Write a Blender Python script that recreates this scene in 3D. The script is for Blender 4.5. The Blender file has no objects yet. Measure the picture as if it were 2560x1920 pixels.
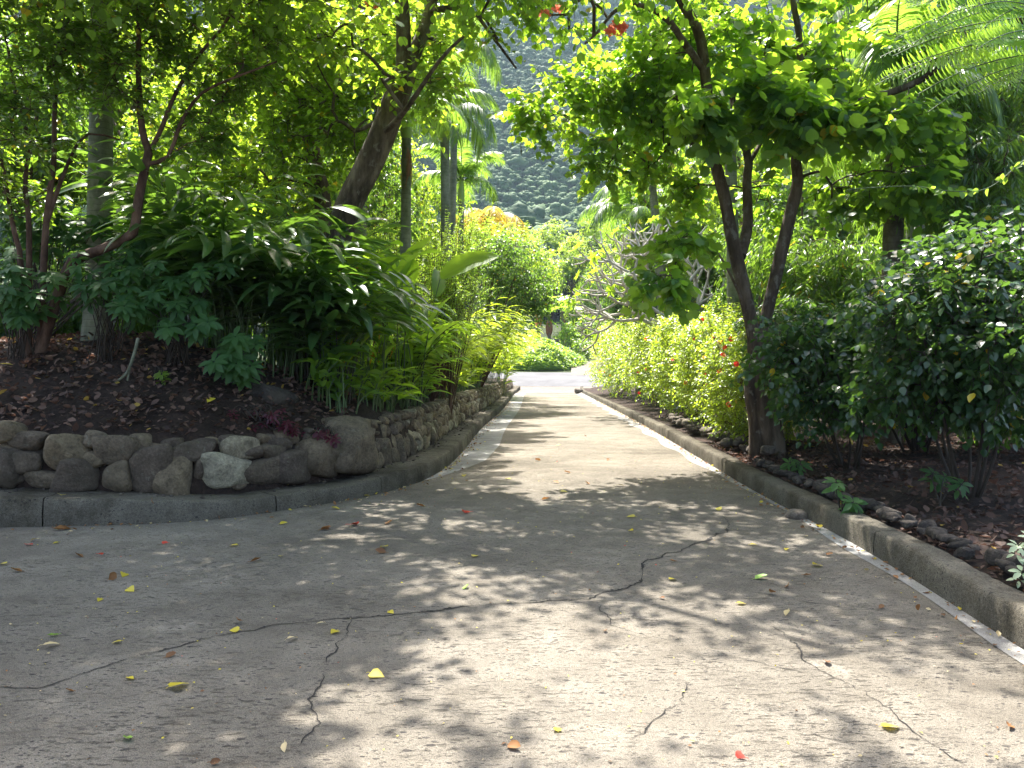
import bpy, bmesh, math, random
import numpy as np
rng = np.random.default_rng(11)
PI = math.pi
SC = bpy.context.scene
COL = SC.collection
# ------------------------------------------------------------------ camera frame (level camera, lens shift)
FPX, CX, HY, EYE = 1923.0, 1280.0, 930.0, 1.5
SUN_EL, SUN_AZ = math.radians(62), math.radians(-14)
SUNV = np.array([math.sin(SUN_AZ)*math.cos(SUN_EL), math.cos(SUN_AZ)*math.cos(SUN_EL), math.sin(SUN_EL)])

def P(px, py, Y):
    return np.array([(px-CX)/FPX*Y, Y, EYE+(HY-py)/FPX*Y])
def G(px, py, z=0.0):
    Y = (EYE-z)*FPX/(py-HY)
    return np.array([(px-CX)/FPX*Y, Y, z])
def nrm(a):
    return a/np.maximum(np.linalg.norm(a, axis=-1, keepdims=True), 1e-9)
def rs(n):
    return nrm(rng.normal(size=(n, 3)))
def interp(x, xs, ys):
    return np.interp(x, xs, ys)
def sstep(a, b, x):
    t = np.clip((np.asarray(x, float)-a)/(b-a), 0, 1); return t*t*(3-2*t)
_ph = rng.uniform(0, 6.28, (24,)); _dr = rs(24)
def lump(p, f, o=0):
    """smooth pseudo noise, about -1..1"""
    s = 0
    for k in range(5):
        d = _dr[(k+o) % 24]; e = _dr[(k+o+7) % 24]
        s = s+np.sin((p@d)*f*(1+.31*k)+_ph[(k+o) % 24]+1.3*np.sin((p@e)*f*.7+_ph[(k+o+3) % 24]))
    return s/3.0
def catmull(pts, step):
    pts = np.asarray(pts, float); out = []
    n = len(pts)
    for i in range(n-1):
        p0, p1, p2, p3 = pts[max(i-1, 0)], pts[i], pts[i+1], pts[min(i+2, n-1)]
        m = max(2, int(np.linalg.norm(p2-p1)/step))
        t = np.linspace(0, 1, m, endpoint=False)[:, None]
        out.append(.5*((2*p1)+(-p0+p2)*t+(2*p0-5*p1+4*p2-p3)*t*t+(-p0+3*p1-3*p2+p3)*t**3))
    out.append(pts[-1:])
    return np.concatenate(out)
def resample(pts, n):
    pts = np.asarray(pts, float)
    d = np.r_[0, np.cumsum(np.linalg.norm(np.diff(pts, axis=0), axis=1))]
    t = np.linspace(0, d[-1], n)
    return np.stack([np.interp(t, d, pts[:, k]) for k in range(pts.shape[1])], 1)

# ------------------------------------------------------------------ mesh collector
class Geo:
    def __init__(s):
        s.V, s.T, s.A, s.F, s.n = [], [], [], [], 0
    def add(s, V, F, mat=0, tint=0.5, across=None):
        V = np.asarray(V, float).reshape(-1, 3); F = np.asarray(F, np.int64)
        if len(V) == 0 or len(F) == 0: return
        s.V.append(V)
        s.T.append(np.broadcast_to(np.asarray(tint, float), (len(V),)))
        s.A.append(np.zeros(len(V)) if across is None else across)
        m = np.broadcast_to(np.asarray(mat), (len(F),))
        s.F.append((F+s.n, m)); s.n += len(V)
    def mesh(s, name, mats, off=(0, 0, 0), smooth=True):
        me = bpy.data.meshes.new(name)
        if s.n:
            V = np.concatenate(s.V)-np.asarray(off, float)
            idx = np.concatenate([f.ravel() for f, m in s.F])
            tot = np.concatenate([np.full(len(f), f.shape[1]) for f, m in s.F])
            mt = np.concatenate([m for f, m in s.F])
            me.vertices.add(len(V)); me.vertices.foreach_set('co', V.ravel())
            me.loops.add(len(idx)); me.loops.foreach_set('vertex_index', idx.astype(np.int32))
            me.polygons.add(len(tot))
            me.polygons.foreach_set('loop_start', np.r_[0, np.cumsum(tot)[:-1]].astype(np.int32))
            me.polygons.foreach_set('material_index', mt.astype(np.int32))
            me.polygons.foreach_set('use_smooth', np.full(len(tot), smooth))
            a = me.attributes.new('tint', 'FLOAT', 'POINT'); a.data.foreach_set('value', np.concatenate(s.T).astype(np.float32))
            a = me.attributes.new('across', 'FLOAT', 'POINT'); a.data.foreach_set('value', np.concatenate(s.A).astype(np.float32))
            me.update(calc_edges=True); me.validate()
        for m in (mats if isinstance(mats, (list, tuple)) else [mats]): me.materials.append(m)
        return me

def wloc(o):
    v = np.zeros(3)
    while o is not None:
        v = v+np.array(o.location); o = o.parent
    return v
def thing(name, label, cat, loc, group=None):
    o = bpy.data.objects.new(name, None); COL.objects.link(o)
    o.empty_display_size = .2; o.location = tuple(map(float, loc))
    o['label'] = label; o['category'] = cat
    if group: o['group'] = group
    return o
def part(name, geo, mats, parent, label=None, smooth=True, kind=None):
    off = wloc(parent)
    o = bpy.data.objects.new(name, geo.mesh(name, mats, off, smooth)); COL.objects.link(o)
    o.parent = parent
    if label: o['label'] = label
    if kind: o['kind'] = kind
    return o
def single(name, geo, mats, loc, label=None, cat=None, group=None, kind=None, smooth=True):
    o = bpy.data.objects.new(name, geo.mesh(name, mats, loc, smooth)); COL.objects.link(o)
    o.location = tuple(map(float, loc))
    if label: o['label'] = label
    if cat: o['category'] = cat
    if group: o['group'] = group
    if kind: o['kind'] = kind
    return o
def inst(me, name, parent, loc, rot=(0, 0, 0), sc=1.0):
    o = bpy.data.objects.new(name, me); COL.objects.link(o)
    o.parent = parent; o.location = tuple(map(float, np.asarray(loc)-wloc(parent)))
    o.rotation_euler = rot; o.scale = (sc, sc, sc) if np.isscalar(sc) else sc
    return o
def dup(root, loc, rz=0.0, sc=1.0, label=None, group=None):
    r = root.copy(); COL.objects.link(r); r.location = tuple(map(float, loc)); r.rotation_euler = (0, 0, rz)
    r.scale = (sc, sc, sc) if np.isscalar(sc) else sc
    if label: r['label'] = label
    if group: r['group'] = group
    for ch in list(root.children):
        c = ch.copy(); COL.objects.link(c); c.parent = r
        for g in ch.children:
            d = g.copy(); COL.objects.link(d); d.parent = c
    return r

# ------------------------------------------------------------------ materials
def new_mat(name):
    m = bpy.data.materials.new(name); m.use_nodes = True
    nt = m.node_tree; nt.nodes.clear()
    return m, nt
def N(nt, typ, ins=None, **kw):
    n = nt.nodes.new(typ)
    for k, v in kw.items(): setattr(n, k, v)
    for k, v in (ins or {}).items():
        if isinstance(v, bpy.types.NodeSocket): nt.links.new(v, n.inputs[k])
        else: n.inputs[k].default_value = v
    return n
def rgba(c): return (c[0], c[1], c[2], 1.0)
def ramp(nt, fac, stops, interp='LINEAR'):
    n = N(nt, 'ShaderNodeValToRGB', {'Fac': fac}); cr = n.color_ramp; cr.interpolation = interp
    while len(cr.elements) < len(stops): cr.elements.new(.5)
    for e, (p, c) in zip(cr.elements, stops):
        e.position = p; e.color = rgba(c) if not np.isscalar(c) else (c, c, c, 1)
    return n.outputs['Color']
def mixc(nt, a, b, fac, mode='MIX'):
    n = N(nt, 'ShaderNodeMix', data_type='RGBA', blend_type=mode)
    for sock, v in ((n.inputs[0], fac), (n.inputs[6], a), (n.inputs[7], b)):
        if isinstance(v, bpy.types.NodeSocket): nt.links.new(v, sock)
        elif sock.type == 'VALUE': sock.default_value = v
        else: sock.default_value = rgba(v)
    return n.outputs[2]
def math_(nt, op, a, b=0.0, c=0.0):
    n = N(nt, 'ShaderNodeMath', operation=op)
    for s, v in zip(n.inputs, (a, b, c)):
        if isinstance(v, bpy.types.NodeSocket): nt.links.new(v, s)
        else: s.default_value = v
    return n.outputs[0]
def out(nt, shader, disp=None):
    N(nt, 'ShaderNodeOutputMaterial', {'Surface': shader})
def coords(nt, scale=(1, 1, 1), rot=(0, 0, 0), src='Object'):
    tc = N(nt, 'ShaderNodeTexCoord')
    return N(nt, 'ShaderNodeMapping', {'Vector': tc.outputs[src], 'Scale': scale, 'Rotation': rot}).outputs[0]
def noise(nt, v, scale, detail=4, rough=.55, key='Fac'):
    return N(nt, 'ShaderNodeTexNoise', {'Vector': v, 'Scale': scale, 'Detail': detail, 'Roughness': rough}).outputs[key]

LEAF_B, LEAF_T, LEAF_F = 1.3, 1.35, .05
def leaf_mat(name, c0, c1, tcol, rough=.42, tf=.42, old=(.42, .33, .02), oldpos=.985, rib=None, spec=.5, mottled=.25):
    c0 = tuple(min(.9, x*LEAF_B) for x in c0); c1 = tuple(min(.9, x*LEAF_B) for x in c1); tcol = tuple(min(.92, x*LEAF_T) for x in tcol); tf = min(.6, tf+LEAF_F)
    m, nt = new_mat(name)
    t = N(nt, 'ShaderNodeAttribute', attribute_name='tint').outputs['Fac']
    base = ramp(nt, t, [(0, c0), (min(.95, oldpos-.01), c1), (oldpos, old), (1, old)])
    tc2 = tuple(min(1, x*.62) for x in tcol)
    tr = ramp(nt, t, [(0, tc2), (.6, tcol), (min(.95, oldpos-.01), tcol), (oldpos, tuple(min(.8, x*1.35) for x in old)), (1, tuple(min(.8, x*1.35) for x in old))])
    v = coords(nt)
    nz = noise(nt, v, 9, 2)
    base = mixc(nt, base, mixc(nt, base, (.55, .55, .5), 1.0, 'MULTIPLY'), math_(nt, 'MULTIPLY', nz, mottled*2))
    if rib:
        a = N(nt, 'ShaderNodeAttribute', attribute_name='across').outputs['Fac']
        r = math_(nt, 'SUBTRACT', 1.0, math_(nt, 'MULTIPLY', math_(nt, 'ABSOLUTE', a), 7.0))
        r = N(nt, 'ShaderNodeClamp', {'Value': r}).outputs[0]
        base = mixc(nt, base, rib, math_(nt, 'MULTIPLY', r, .55))
    b = N(nt, 'ShaderNodeBsdfPrincipled', {'Base Color': base, 'Roughness': rough, 'Specular IOR Level': spec})
    tl = N(nt, 'ShaderNodeBsdfTranslucent', {'Color': tr})
    mx = N(nt, 'ShaderNodeMixShader', {0: tf, 1: b.outputs[0], 2: tl.outputs[0]})
    out(nt, mx.outputs[0])
    return m

def bark_mat(name, c0, c1, c2, scale=6, stretch=.35, bump=.5, rings=None, spots=None):
    m, nt = new_mat(name)
    v = coords(nt, (1, 1, stretch))
    n1 = noise(nt, v, scale, 8, .65); n2 = noise(nt, v, scale*.28, 3, .5)
    f = math_(nt, 'ADD', math_(nt, 'MULTIPLY', n1, .62), math_(nt, 'MULTIPLY', n2, .42))
    c = ramp(nt, f, [(.36, c0), (.5, c1), (.64, c2)])
    h = n1
    if rings:
        w = N(nt, 'ShaderNodeTexWave', {'Vector': coords(nt), 'Scale': rings, 'Distortion': 1.6, 'Detail': 2.0, 'Detail Scale': 2.5}, wave_type='BANDS', bands_direction='Z', wave_profile='SAW')
        rr = ramp(nt, w.outputs['Fac'], [(0, .45), (.12, .9), (1, 1.0)])
        c = mixc(nt, c, rr, .8, 'MULTIPLY')
        h = math_(nt, 'ADD', math_(nt, 'MULTIPLY', w.outputs['Fac'], .6), n1)
    if spots:
        sp = noise(nt, coords(nt, (1, 1, .7)), spots[1], 5, .6)
        c = mixc(nt, c, spots[0], ramp(nt, sp, [(.56, 0.0), (.64, .8)]))
    bp = N(nt, 'ShaderNodeBump', {'Height': h, 'Strength': bump, 'Distance': .03})
    b = N(nt, 'ShaderNodeBsdfPrincipled', {'Base Color': c, 'Roughness': .9, 'Specular IOR Level': .25, 'Normal': bp.outputs[0]})
    out(nt, b.outputs[0])
    return m

def plain(name, c, rough=.6, var=.35, scale=14, bump=.2, spec=.4, trans=0.0):
    m, nt = new_mat(name)
    v = coords(nt)
    n = noise(nt, v, scale, 6, .6)
    t = N(nt, 'ShaderNodeAttribute', attribute_name='tint').outputs['Fac']
    k = math_(nt, 'ADD', math_(nt, 'MULTIPLY', n, .5), math_(nt, 'MULTIPLY', t, .5))
    col = ramp(nt, k, [(.2, tuple(x*(1-var) for x in c)), (.8, tuple(min(1, x*(1+var)) for x in c))])
    bp = N(nt, 'ShaderNodeBump', {'Height': n, 'Strength': bump, 'Distance': .02})
    b = N(nt, 'ShaderNodeBsdfPrincipled', {'Base Color': col, 'Roughness': rough, 'Specular IOR Level': spec, 'Normal': bp.outputs[0]})
    sh = b.outputs[0]
    if trans:
        tl = N(nt, 'ShaderNodeBsdfTranslucent', {'Color': col})
        sh = N(nt, 'ShaderNodeMixShader', {0: trans, 1: sh, 2: tl.outputs[0]}).outputs[0]
    out(nt, sh)
    return m

def concrete_mat(name, c_lo, c_hi, stones=True, streak=True, bump=.5, dirt=.35, tone=1.0):
    m, nt = new_mat(name)
    v = coords(nt)
    big = noise(nt, v, .45, 5, .6); mid = noise(nt, v, 3.2, 6, .62); fine = noise(nt, v, 55, 4, .7)
    grit = noise(nt, v, 190, 2, .6)
    f = math_(nt, 'ADD', math_(nt, 'MULTIPLY', big, .45), math_(nt, 'MULTIPLY', mid, .35))
    f = math_(nt, 'ADD', f, math_(nt, 'MULTIPLY', fine, .3))
    col = ramp(nt, f, [(.43, c_lo), (.66, c_hi)])
    col = mixc(nt, col, ramp(nt, grit, [(.32, .5), (.68, 1.42)]), .85, 'MULTIPLY')
    h = math_(nt, 'ADD', math_(nt, 'MULTIPLY', fine, .6), math_(nt, 'MULTIPLY', grit, .35))
    if streak:
        dv = N(nt, 'ShaderNodeMapping', {'Vector': v, 'Scale': (10, 38, 1), 'Rotation': (0, 0, math.radians(-16))}).outputs[0]
        ds = ramp(nt, noise(nt, dv, 1.0, 5, .7), [(.56, 0.0), (.66, 1.0)])
        ds = math_(nt, 'MULTIPLY', ds, ramp(nt, noise(nt, v, 1.1, 4, .6), [(.40, .15), (.58, 1.0)]))
        col = mixc(nt, col, (.30, .29, .28), math_(nt, 'MULTIPLY', ds, .3), 'MULTIPLY')
        h = math_(nt, 'SUBTRACT', h, math_(nt, 'MULTIPLY', ds, .6))
        tn = ramp(nt, noise(nt, v, .33, 6, .62), [(.42, .78), (.62, 1.12)])
        col = mixc(nt, col, tn, .9, 'MULTIPLY')
        pl = noise(nt, v, .8, 6, .7)
        col = mixc(nt, col, tuple(min(.75, x*1.45) for x in c_hi), ramp(nt, pl, [(.62, 0.0), (.74, .55)]))
    if stones:
        wob = N(nt, 'ShaderNodeTexNoise', {'Vector': v, 'Scale': 70.0, 'Detail': 3.0}).outputs['Color']
        vw = mixc(nt, v, wob, .012, 'ADD')
        for sc_, th, wt in ((27, .38, .85), (52, .44, .85), (95, .44, .8)):
            vo = N(nt, 'ShaderNodeTexVoronoi', {'Vector': N(nt, 'ShaderNodeMapping', {'Vector': vw, 'Scale': (.62, 1.25, 1), 'Rotation': (0, 0, .3)}).outputs[0], 'Scale': sc_, 'Randomness': 1.0})
            cc = N(nt, 'ShaderNodeSeparateColor', {0: vo.outputs['Color']}).outputs
            rad = math_(nt, 'MULTIPLY', math_(nt, 'POWER', cc[0], 2.2), th)
            sp = ramp(nt, math_(nt, 'SUBTRACT', rad, vo.outputs['Distance']), [(0.0, 0.0), (.07, 1.0)])
            sp = math_(nt, 'MULTIPLY', sp, ramp(nt, mid, [(.36, .25), (.58, 1.0)]))
            col = mixc(nt, col, mixc(nt, (.03, .03, .035), (.09, .08, .07), cc[1]), math_(nt, 'MULTIPLY', sp, wt))
            h = math_(nt, 'SUBTRACT', h, math_(nt, 'MULTIPLY', sp, .35))
    if dirt:
        d = noise(nt, v, 1.3, 7, .7)
        col = mixc(nt, col, (.36, .33, .28), ramp(nt, d, [(.5, 0.0), (.7, dirt)]), 'MULTIPLY')
    bp = N(nt, 'ShaderNodeBump', {'Height': h, 'Strength': bump, 'Distance': .02})
    b = N(nt, 'ShaderNodeBsdfPrincipled', {'Base Color': col, 'Roughness': 1.0, 'Specular IOR Level': .06, 'Normal': bp.outputs[0]})
    out(nt, b.outputs[0])
    return m

def stone_mat(name, stops, bump=1.0, scale=7):
    m, nt = new_mat(name)
    v = coords(nt)
    n1 = noise(nt, v, scale, 10, .72); n2 = noise(nt, v, 2.3, 3); n3 = noise(nt, v, 38, 6, .7)
    t = N(nt, 'ShaderNodeAttribute', attribute_name='tint').outputs['Fac']
    base = ramp(nt, t, stops)
    k = ramp(nt, math_(nt, 'ADD', math_(nt, 'MULTIPLY', n1, .55), math_(nt, 'MULTIPLY', n3, .45)), [(.34, .30), (.5, .9), (.66, 1.6)])
    col = mixc(nt, base, k, 1.0, 'MULTIPLY')
    col = mixc(nt, col, (.10, .085, .06), ramp(nt, n2, [(.5, 0.0), (.62, .4)]))
    li = noise(nt, v, 11, 7, .78)
    col = mixc(nt, col, (.24, .24, .19), ramp(nt, li, [(.58, 0.0), (.66, .5)]))
    h = math_(nt, 'ADD', n1, math_(nt, 'MULTIPLY', n3, .5))
    bp = N(nt, 'ShaderNodeBump', {'Height': h, 'Strength': bump, 'Distance': .05})
    b = N(nt, 'ShaderNodeBsdfPrincipled', {'Base Color': col, 'Roughness': .92, 'Specular IOR Level': .25, 'Normal': bp.outputs[0]})
    out(nt, b.outputs[0])
    return m

M = {}
M['bauhinia'] = leaf_mat('bauhinia_leaf', (.018, .06, .026), (.04, .105, .028), (.37, .58, .035), rough=.42, tf=.46, oldpos=.99)
M['tree_leaf'] = leaf_mat('tree_leaf', (.022, .065, .016), (.065, .14, .025), (.38, .55, .035), rough=.42, tf=.45, oldpos=.982)
M['shrub_leaf'] = leaf_mat('shrub_leaf', (.018, .052, .014), (.045, .10, .02), (.30, .48, .03), rough=.36, tf=.40, oldpos=.985)
M['ginger'] = leaf_mat('ginger_leaf', (.014, .046, .016), (.032, .082, .024), (.24, .44, .04), rough=.30, tf=.22, oldpos=.995, rib=(.10, .19, .05), spec=.55)
M['heliconia'] = leaf_mat('heliconia_leaf', (.03, .085, .018), (.075, .16, .025), (.36, .56, .03), rough=.55, tf=.42, oldpos=.99, rib=(.16, .26, .06), spec=.3)
M['yellow_ginger'] = leaf_mat('yellow_ginger_leaf', (.05, .12, .02), (.13, .20, .03), (.50, .62, .035), rough=.42, tf=.44, oldpos=.985)
M['costus'] = leaf_mat('costus_leaf', (.022, .06, .022), (.04, .095, .032), (.20, .42, .05), rough=.55, tf=.30, oldpos=.996, spec=.3)
M['hibiscus'] = leaf_mat('hibiscus_leaf', (.035, .09, .015), (.10, .17, .025), (.46, .60, .035), rough=.33, tf=.42, oldpos=.985, spec=.6)
M['glossy'] = leaf_mat('glossy_leaf', (.014, .038, .018), (.03, .07, .028), (.18, .36, .04), rough=.27, tf=.18, oldpos=.996, spec=.6)
M['narrow'] = leaf_mat('narrow_leaf', (.018, .055, .016), (.045, .10, .025), (.28, .48, .04), rough=.36, tf=.34, oldpos=.99)
M['palm'] = leaf_mat('palm_leaf', (.025, .072, .024), (.05, .11, .032), (.28, .46, .05), rough=.42, tf=.36, oldpos=.99)
M['palm_yellow'] = leaf_mat('palm_old_leaf', (.16, .18, .03), (.42, .30, .04), (.65, .50, .06), rough=.5, tf=.42, oldpos=.995)
M['palm_dead'] = leaf_mat('palm_dead_leaf', (.12, .045, .022), (.26, .11, .05), (.30, .12, .05), rough=.7, tf=.25, oldpos=.998)
M['feather'] = leaf_mat('feathery_leaf', (.05, .13, .02), (.11, .21, .03), (.40, .58, .05), rough=.45, tf=.42, oldpos=.992)
M['flamboyant'] = leaf_mat('flamboyant_leaf', (.04, .12, .02), (.08, .19, .03), (.42, .68, .05), rough=.45, tf=.48, oldpos=.998)
M['far_leaf'] = leaf_mat('far_leaf', (.03, .08, .016), (.085, .16, .026), (.42, .58, .045), rough=.45, tf=.42, oldpos=.975)
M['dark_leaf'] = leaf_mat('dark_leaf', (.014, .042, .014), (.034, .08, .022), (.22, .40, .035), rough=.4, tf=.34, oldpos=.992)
M['banana'] = leaf_mat('banana_leaf', (.05, .12, .025), (.11, .20, .04), (.42, .60, .06), rough=.38, tf=.42, oldpos=.98, old=(.25, .17, .06), rib=(.22, .30, .10))
M['cover'] = leaf_mat('ground_cover_leaf', (.06, .14, .025), (.15, .25, .045), (.45, .62, .05), rough=.4, tf=.4, oldpos=.99)
M['purple'] = leaf_mat('purple_leaf', (.03, .004, .010), (.075, .008, .022), (.16, .01, .04), rough=.4, tf=.35, oldpos=.999)
M['variegated'] = leaf_mat('white_edged_leaf', (.25, .36, .18), (.55, .62, .42), (.5, .6, .35), rough=.4, tf=.35, oldpos=.999)
M['litter'] = leaf_mat('litter_leaf', (.022, .012, .010), (.165, .10, .075), (.12, .06, .04), rough=.8, tf=.2, oldpos=.985, old=(.40, .27, .05))
M['fall_yellow'] = leaf_mat('fallen_yellow', (.36, .30, .02), (.55, .44, .04), (.6, .5, .05), rough=.5, tf=.25, oldpos=.999)
M['fall_pale'] = leaf_mat('fallen_pale', (.38, .30, .15), (.5, .40, .22), (.5, .4, .2), rough=.6, tf=.2, oldpos=.999)
M['fall_brown'] = leaf_mat('fallen_brown', (.10, .045, .018), (.24, .11, .035), (.25, .12, .04), rough=.7, tf=.2, oldpos=.999)
M['fall_green'] = leaf_mat('fallen_green', (.12, .24, .03), (.28, .42, .08), (.3, .5, .08), rough=.5, tf=.25, oldpos=.999)
M['fall_red'] = leaf_mat('fallen_petal', (.45, .03, .02), (.62, .08, .05), (.7, .1, .06), rough=.5, tf=.3, oldpos=.999)
M['petal'] = leaf_mat('red_petal', (.55, .018, .012), (.72, .05, .03), (.8, .06, .04), rough=.5, tf=.35, oldpos=.9995, mottled=.1)
M['coral'] = leaf_mat('coral_petal', (.60, .10, .06), (.75, .22, .14), (.85, .25, .16), rough=.5, tf=.45, oldpos=.9995, mottled=.1)
M['orange'] = leaf_mat('orange_bract', (.60, .12, .01), (.75, .25, .02), (.85, .3, .03), rough=.5, tf=.3, oldpos=.9995, mottled=.1)
M['stamen'] = plain('yellow_stamen', (.75, .5, .08), .6)
M['bark'] = bark_mat('grey_brown_bark', (.018, .012, .008), (.066, .047, .033), (.15, .115, .085), 8, .22, 1.0, spots=((.15, .135, .11), 9))
M['bark_grey'] = bark_mat('grey_bark', (.02, .014, .010), (.078, .057, .042), (.18, .142, .108), 8, .25, 1.0, spots=((.17, .155, .125), 9))
M['bark_dark'] = bark_mat('dark_brown_bark', (.03, .02, .015), (.095, .062, .043), (.19, .135, .10), 9, .3, .7)
M['bark_red'] = bark_mat('reddish_stem_bark', (.025, .013, .010), (.075, .042, .031), (.15, .095, .07), 12, .4, .5)
M['bark_pale'] = bark_mat('pale_bark', (.26, .235, .205), (.42, .39, .345), (.56, .53, .48), 10, .5, .4)
M['palm_bark'] = bark_mat('ringed_palm_bark', (.085, .088, .06), (.16, .17, .12), (.25, .25, .19), 9, .6, .35, rings=3.6, spots=((.14, .17, .09), 5))
M['palm_bark_dark'] = bark_mat('dark_ringed_palm_bark', (.06, .05, .038), (.13, .11, .085), (.22, .19, .15), 9, .6, .5, rings=3.0)
M['crownshaft'] = plain('palm_crownshaft', (.22, .30, .07), .4, .3, 5)
M['twig'] = plain('twig_bark', (.10, .065, .045), .85, .4, 20)
M['green_stem'] = plain('green_stem', (.06, .10, .03), .5, .3, 20)
M['dark_stem'] = plain('dark_stem', (.03, .022, .016), .7, .4, 20)
M['pod'] = plain('seed_pod', (.05, .026, .016), .6, .5, 20)
M['road'] = concrete_mat('driveway_concrete', (.135, .120, .099), (.256, .230, .191), bump=.9)
M['apron'] = concrete_mat('apron_concrete', (.15, .132, .113), (.21, .187, .16), stones=False, streak=False, dirt=.25)
M['kerb'] = concrete_mat('kerb_concrete', (.06, .054, .042), (.19, .172, .138), stones=True, streak=False, bump=1.0, dirt=.9)
M['gutter'] = concrete_mat('gutter_concrete', (.20, .195, .185), (.32, .315, .305), stones=False, streak=True, bump=.25, dirt=.4)
M['crack'] = plain('crack_gap', (.018, .016, .014), .95, .4, 40)
M['stone'] = stone_mat('field_stone', [(0, (.085, .066, .055)), (.35, (.145, .115, .082)), (.7, (.21, .165, .105)), (1, (.33, .30, .22))])
M['cobble'] = stone_mat('bed_edge_stone', [(0, (.055, .047, .042)), (.5, (.11, .092, .076)), (1, (.20, .17, .14))])

def soil_mat():
    m, nt = new_mat('dark_leafy_soil'); v = coords(nt)
    n1 = noise(nt, v, 2.2, 8, .7); n2 = noise(nt, v, 26, 6, .7)
    c = ramp(nt, math_(nt, 'ADD', math_(nt, 'MULTIPLY', n1, .5), math_(nt, 'MULTIPLY', n2, .5)), [(.35, (.014, .010, .009)), (.5, (.034, .023, .018)), (.66, (.075, .05, .038))])
    bp = N(nt, 'ShaderNodeBump', {'Height': n2, 'Strength': 1.0, 'Distance': .05})
    out(nt, N(nt, 'ShaderNodeBsdfPrincipled', {'Base Color': c, 'Roughness': .95, 'Specular IOR Level': .2, 'Normal': bp.outputs[0]}).outputs[0]); return m
M['soil'] = soil_mat()
def ground_mat():
    m, nt = new_mat('rough_green_ground'); v = coords(nt)
    n1 = noise(nt, v, .25, 8, .7); n2 = noise(nt, v, 6, 6, .7)
    c = ramp(nt, math_(nt, 'ADD', math_(nt, 'MULTIPLY', n1, .55), math_(nt, 'MULTIPLY', n2, .45)), [(.35, (.016, .022, .008)), (.5, (.026, .04, .012)), (.66, (.05, .055, .022))])
    bp = N(nt, 'ShaderNodeBump', {'Height': n2, 'Strength': 1.0, 'Distance': .15})
    out(nt, N(nt, 'ShaderNodeBsdfPrincipled', {'Base Color': c, 'Roughness': .95, 'Specular IOR Level': .2, 'Normal': bp.outputs[0]}).outputs[0]); return m
M['ground'] = ground_mat()
def asphalt_mat():
    m, nt = new_mat('street_asphalt'); v = coords(nt)
    n1 = noise(nt, v, .6, 5, .6); n2 = noise(nt, v, 60, 3, .7)
    c = ramp(nt, math_(nt, 'ADD', math_(nt, 'MULTIPLY', n1, .6), math_(nt, 'MULTIPLY', n2, .4)), [(.35, (.10, .10, .105)), (.65, (.15, .15, .155))])
    bp = N(nt, 'ShaderNodeBump', {'Height': n2, 'Strength': .5, 'Distance': .01})
    out(nt, N(nt, 'ShaderNodeBsdfPrincipled', {'Base Color': c, 'Roughness': 1.0, 'Specular IOR Level': .05, 'Normal': bp.outputs[0]}).outputs[0]); return m
M['asphalt'] = asphalt_mat()
def forest_mat():
    m, nt = new_mat('mountain_forest'); v = coords(nt)
    t = N(nt, 'ShaderNodeAttribute', attribute_name='tint').outputs['Fac']
    n1 = noise(nt, v, 1.1, 6, .75)
    k = math_(nt, 'ADD', math_(nt, 'MULTIPLY', t, .6), math_(nt, 'MULTIPLY', n1, .4))
    c = ramp(nt, k, [(.2, (.02, .05, .016)), (.5, (.034, .076, .021)), (.8, (.062, .115, .03))])
    bp = N(nt, 'ShaderNodeBump', {'Height': noise(nt, v, .7, 5, .7), 'Strength': .6, 'Distance': .8})
    out(nt, N(nt, 'ShaderNodeBsdfPrincipled', {'Base Color': c, 'Roughness': .8, 'Specular IOR Level': .2, 'Normal': bp.outputs[0]}).outputs[0]); return m
M['forest'] = forest_mat()

# ------------------------------------------------------------------ leaf templates: V, tris, across
def leaf_tpl(ts, ws, fold=.2, droop=.0, wave=0.0):
    V, A, rows = [], [], []
    for i, (t, w) in enumerate(zip(ts, ws)):
        y = t-.25*droop*t*t; z = -droop*t*t
        if w < 1e-4:
            rows.append((len(V),)); V.append((0, y, z)); A.append(0.)
        else:
            k = len(V); rows.append((k, k+1, k+2))
            dz = wave*(1 if i % 2 else -1)*w
            V += [(-w, y, z+fold*w+dz), (0, y, z), (w, y, z+fold*w-dz)]; A += [-1., 0., 1.]
    T = []
    for a, b in zip(rows[:-1], rows[1:]):
        if len(a) == 1 and len(b) == 3: T += [(a[0], b[1], b[0]), (a[0], b[2], b[1])]
        elif len(a) == 3 and len(b) == 1: T += [(a[0], a[1], b[0]), (a[1], a[2], b[0])]
        else: T += [(a[0], a[1], b[1]), (a[0], b[1], b[0]), (a[1], a[2], b[2]), (a[1], b[2], b[1])]
    return np.array(V, float), np.array(T), np.array(A)
def bilobed():
    h = [(0, 0, 0), (0, .40, -.01), (0, .74, -.02)]
    r = [(.30, .02, .05), (.52, .36, .10), (.47, .74, .10), (.24, .98, .03)]
    V = h+r+[(-x, y, z) for x, y, z in r]
    T = []
    for b, s in ((3, 1), (7, -1)):
        q = [(0, b, 1), (b, b+1, 1), (b+1, b+2, 1), (1, b+2, 2), (b+2, b+3, 2)]
        T += q if s > 0 else [(a, c, d) for a, d, c in q]
    return np.array(V, float), np.array(T), np.array([0.]*3+[1.]*4+[-1.]*4)
T_BAU = bilobed()
T_OVATE = leaf_tpl([0, .18, .45, .75, 1], [0, .27, .34, .2, 0], .25, .12)
T_HEART = leaf_tpl([0, .05, .3, .65, 1], [0, .30, .42, .25, 0], .2, .15)
T_SIMPLE = leaf_tpl([0, .4, 1], [0, .3, 0], .3, .1)
T_NARROW = leaf_tpl([0, .3, .7, 1], [0, .085, .07, 0], .3, .28)
T_LANCE = leaf_tpl([0, .1, .3, .5, .7, .87, 1], [0, .05, .095, .105, .085, .05, 0], .35, .38)
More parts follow.
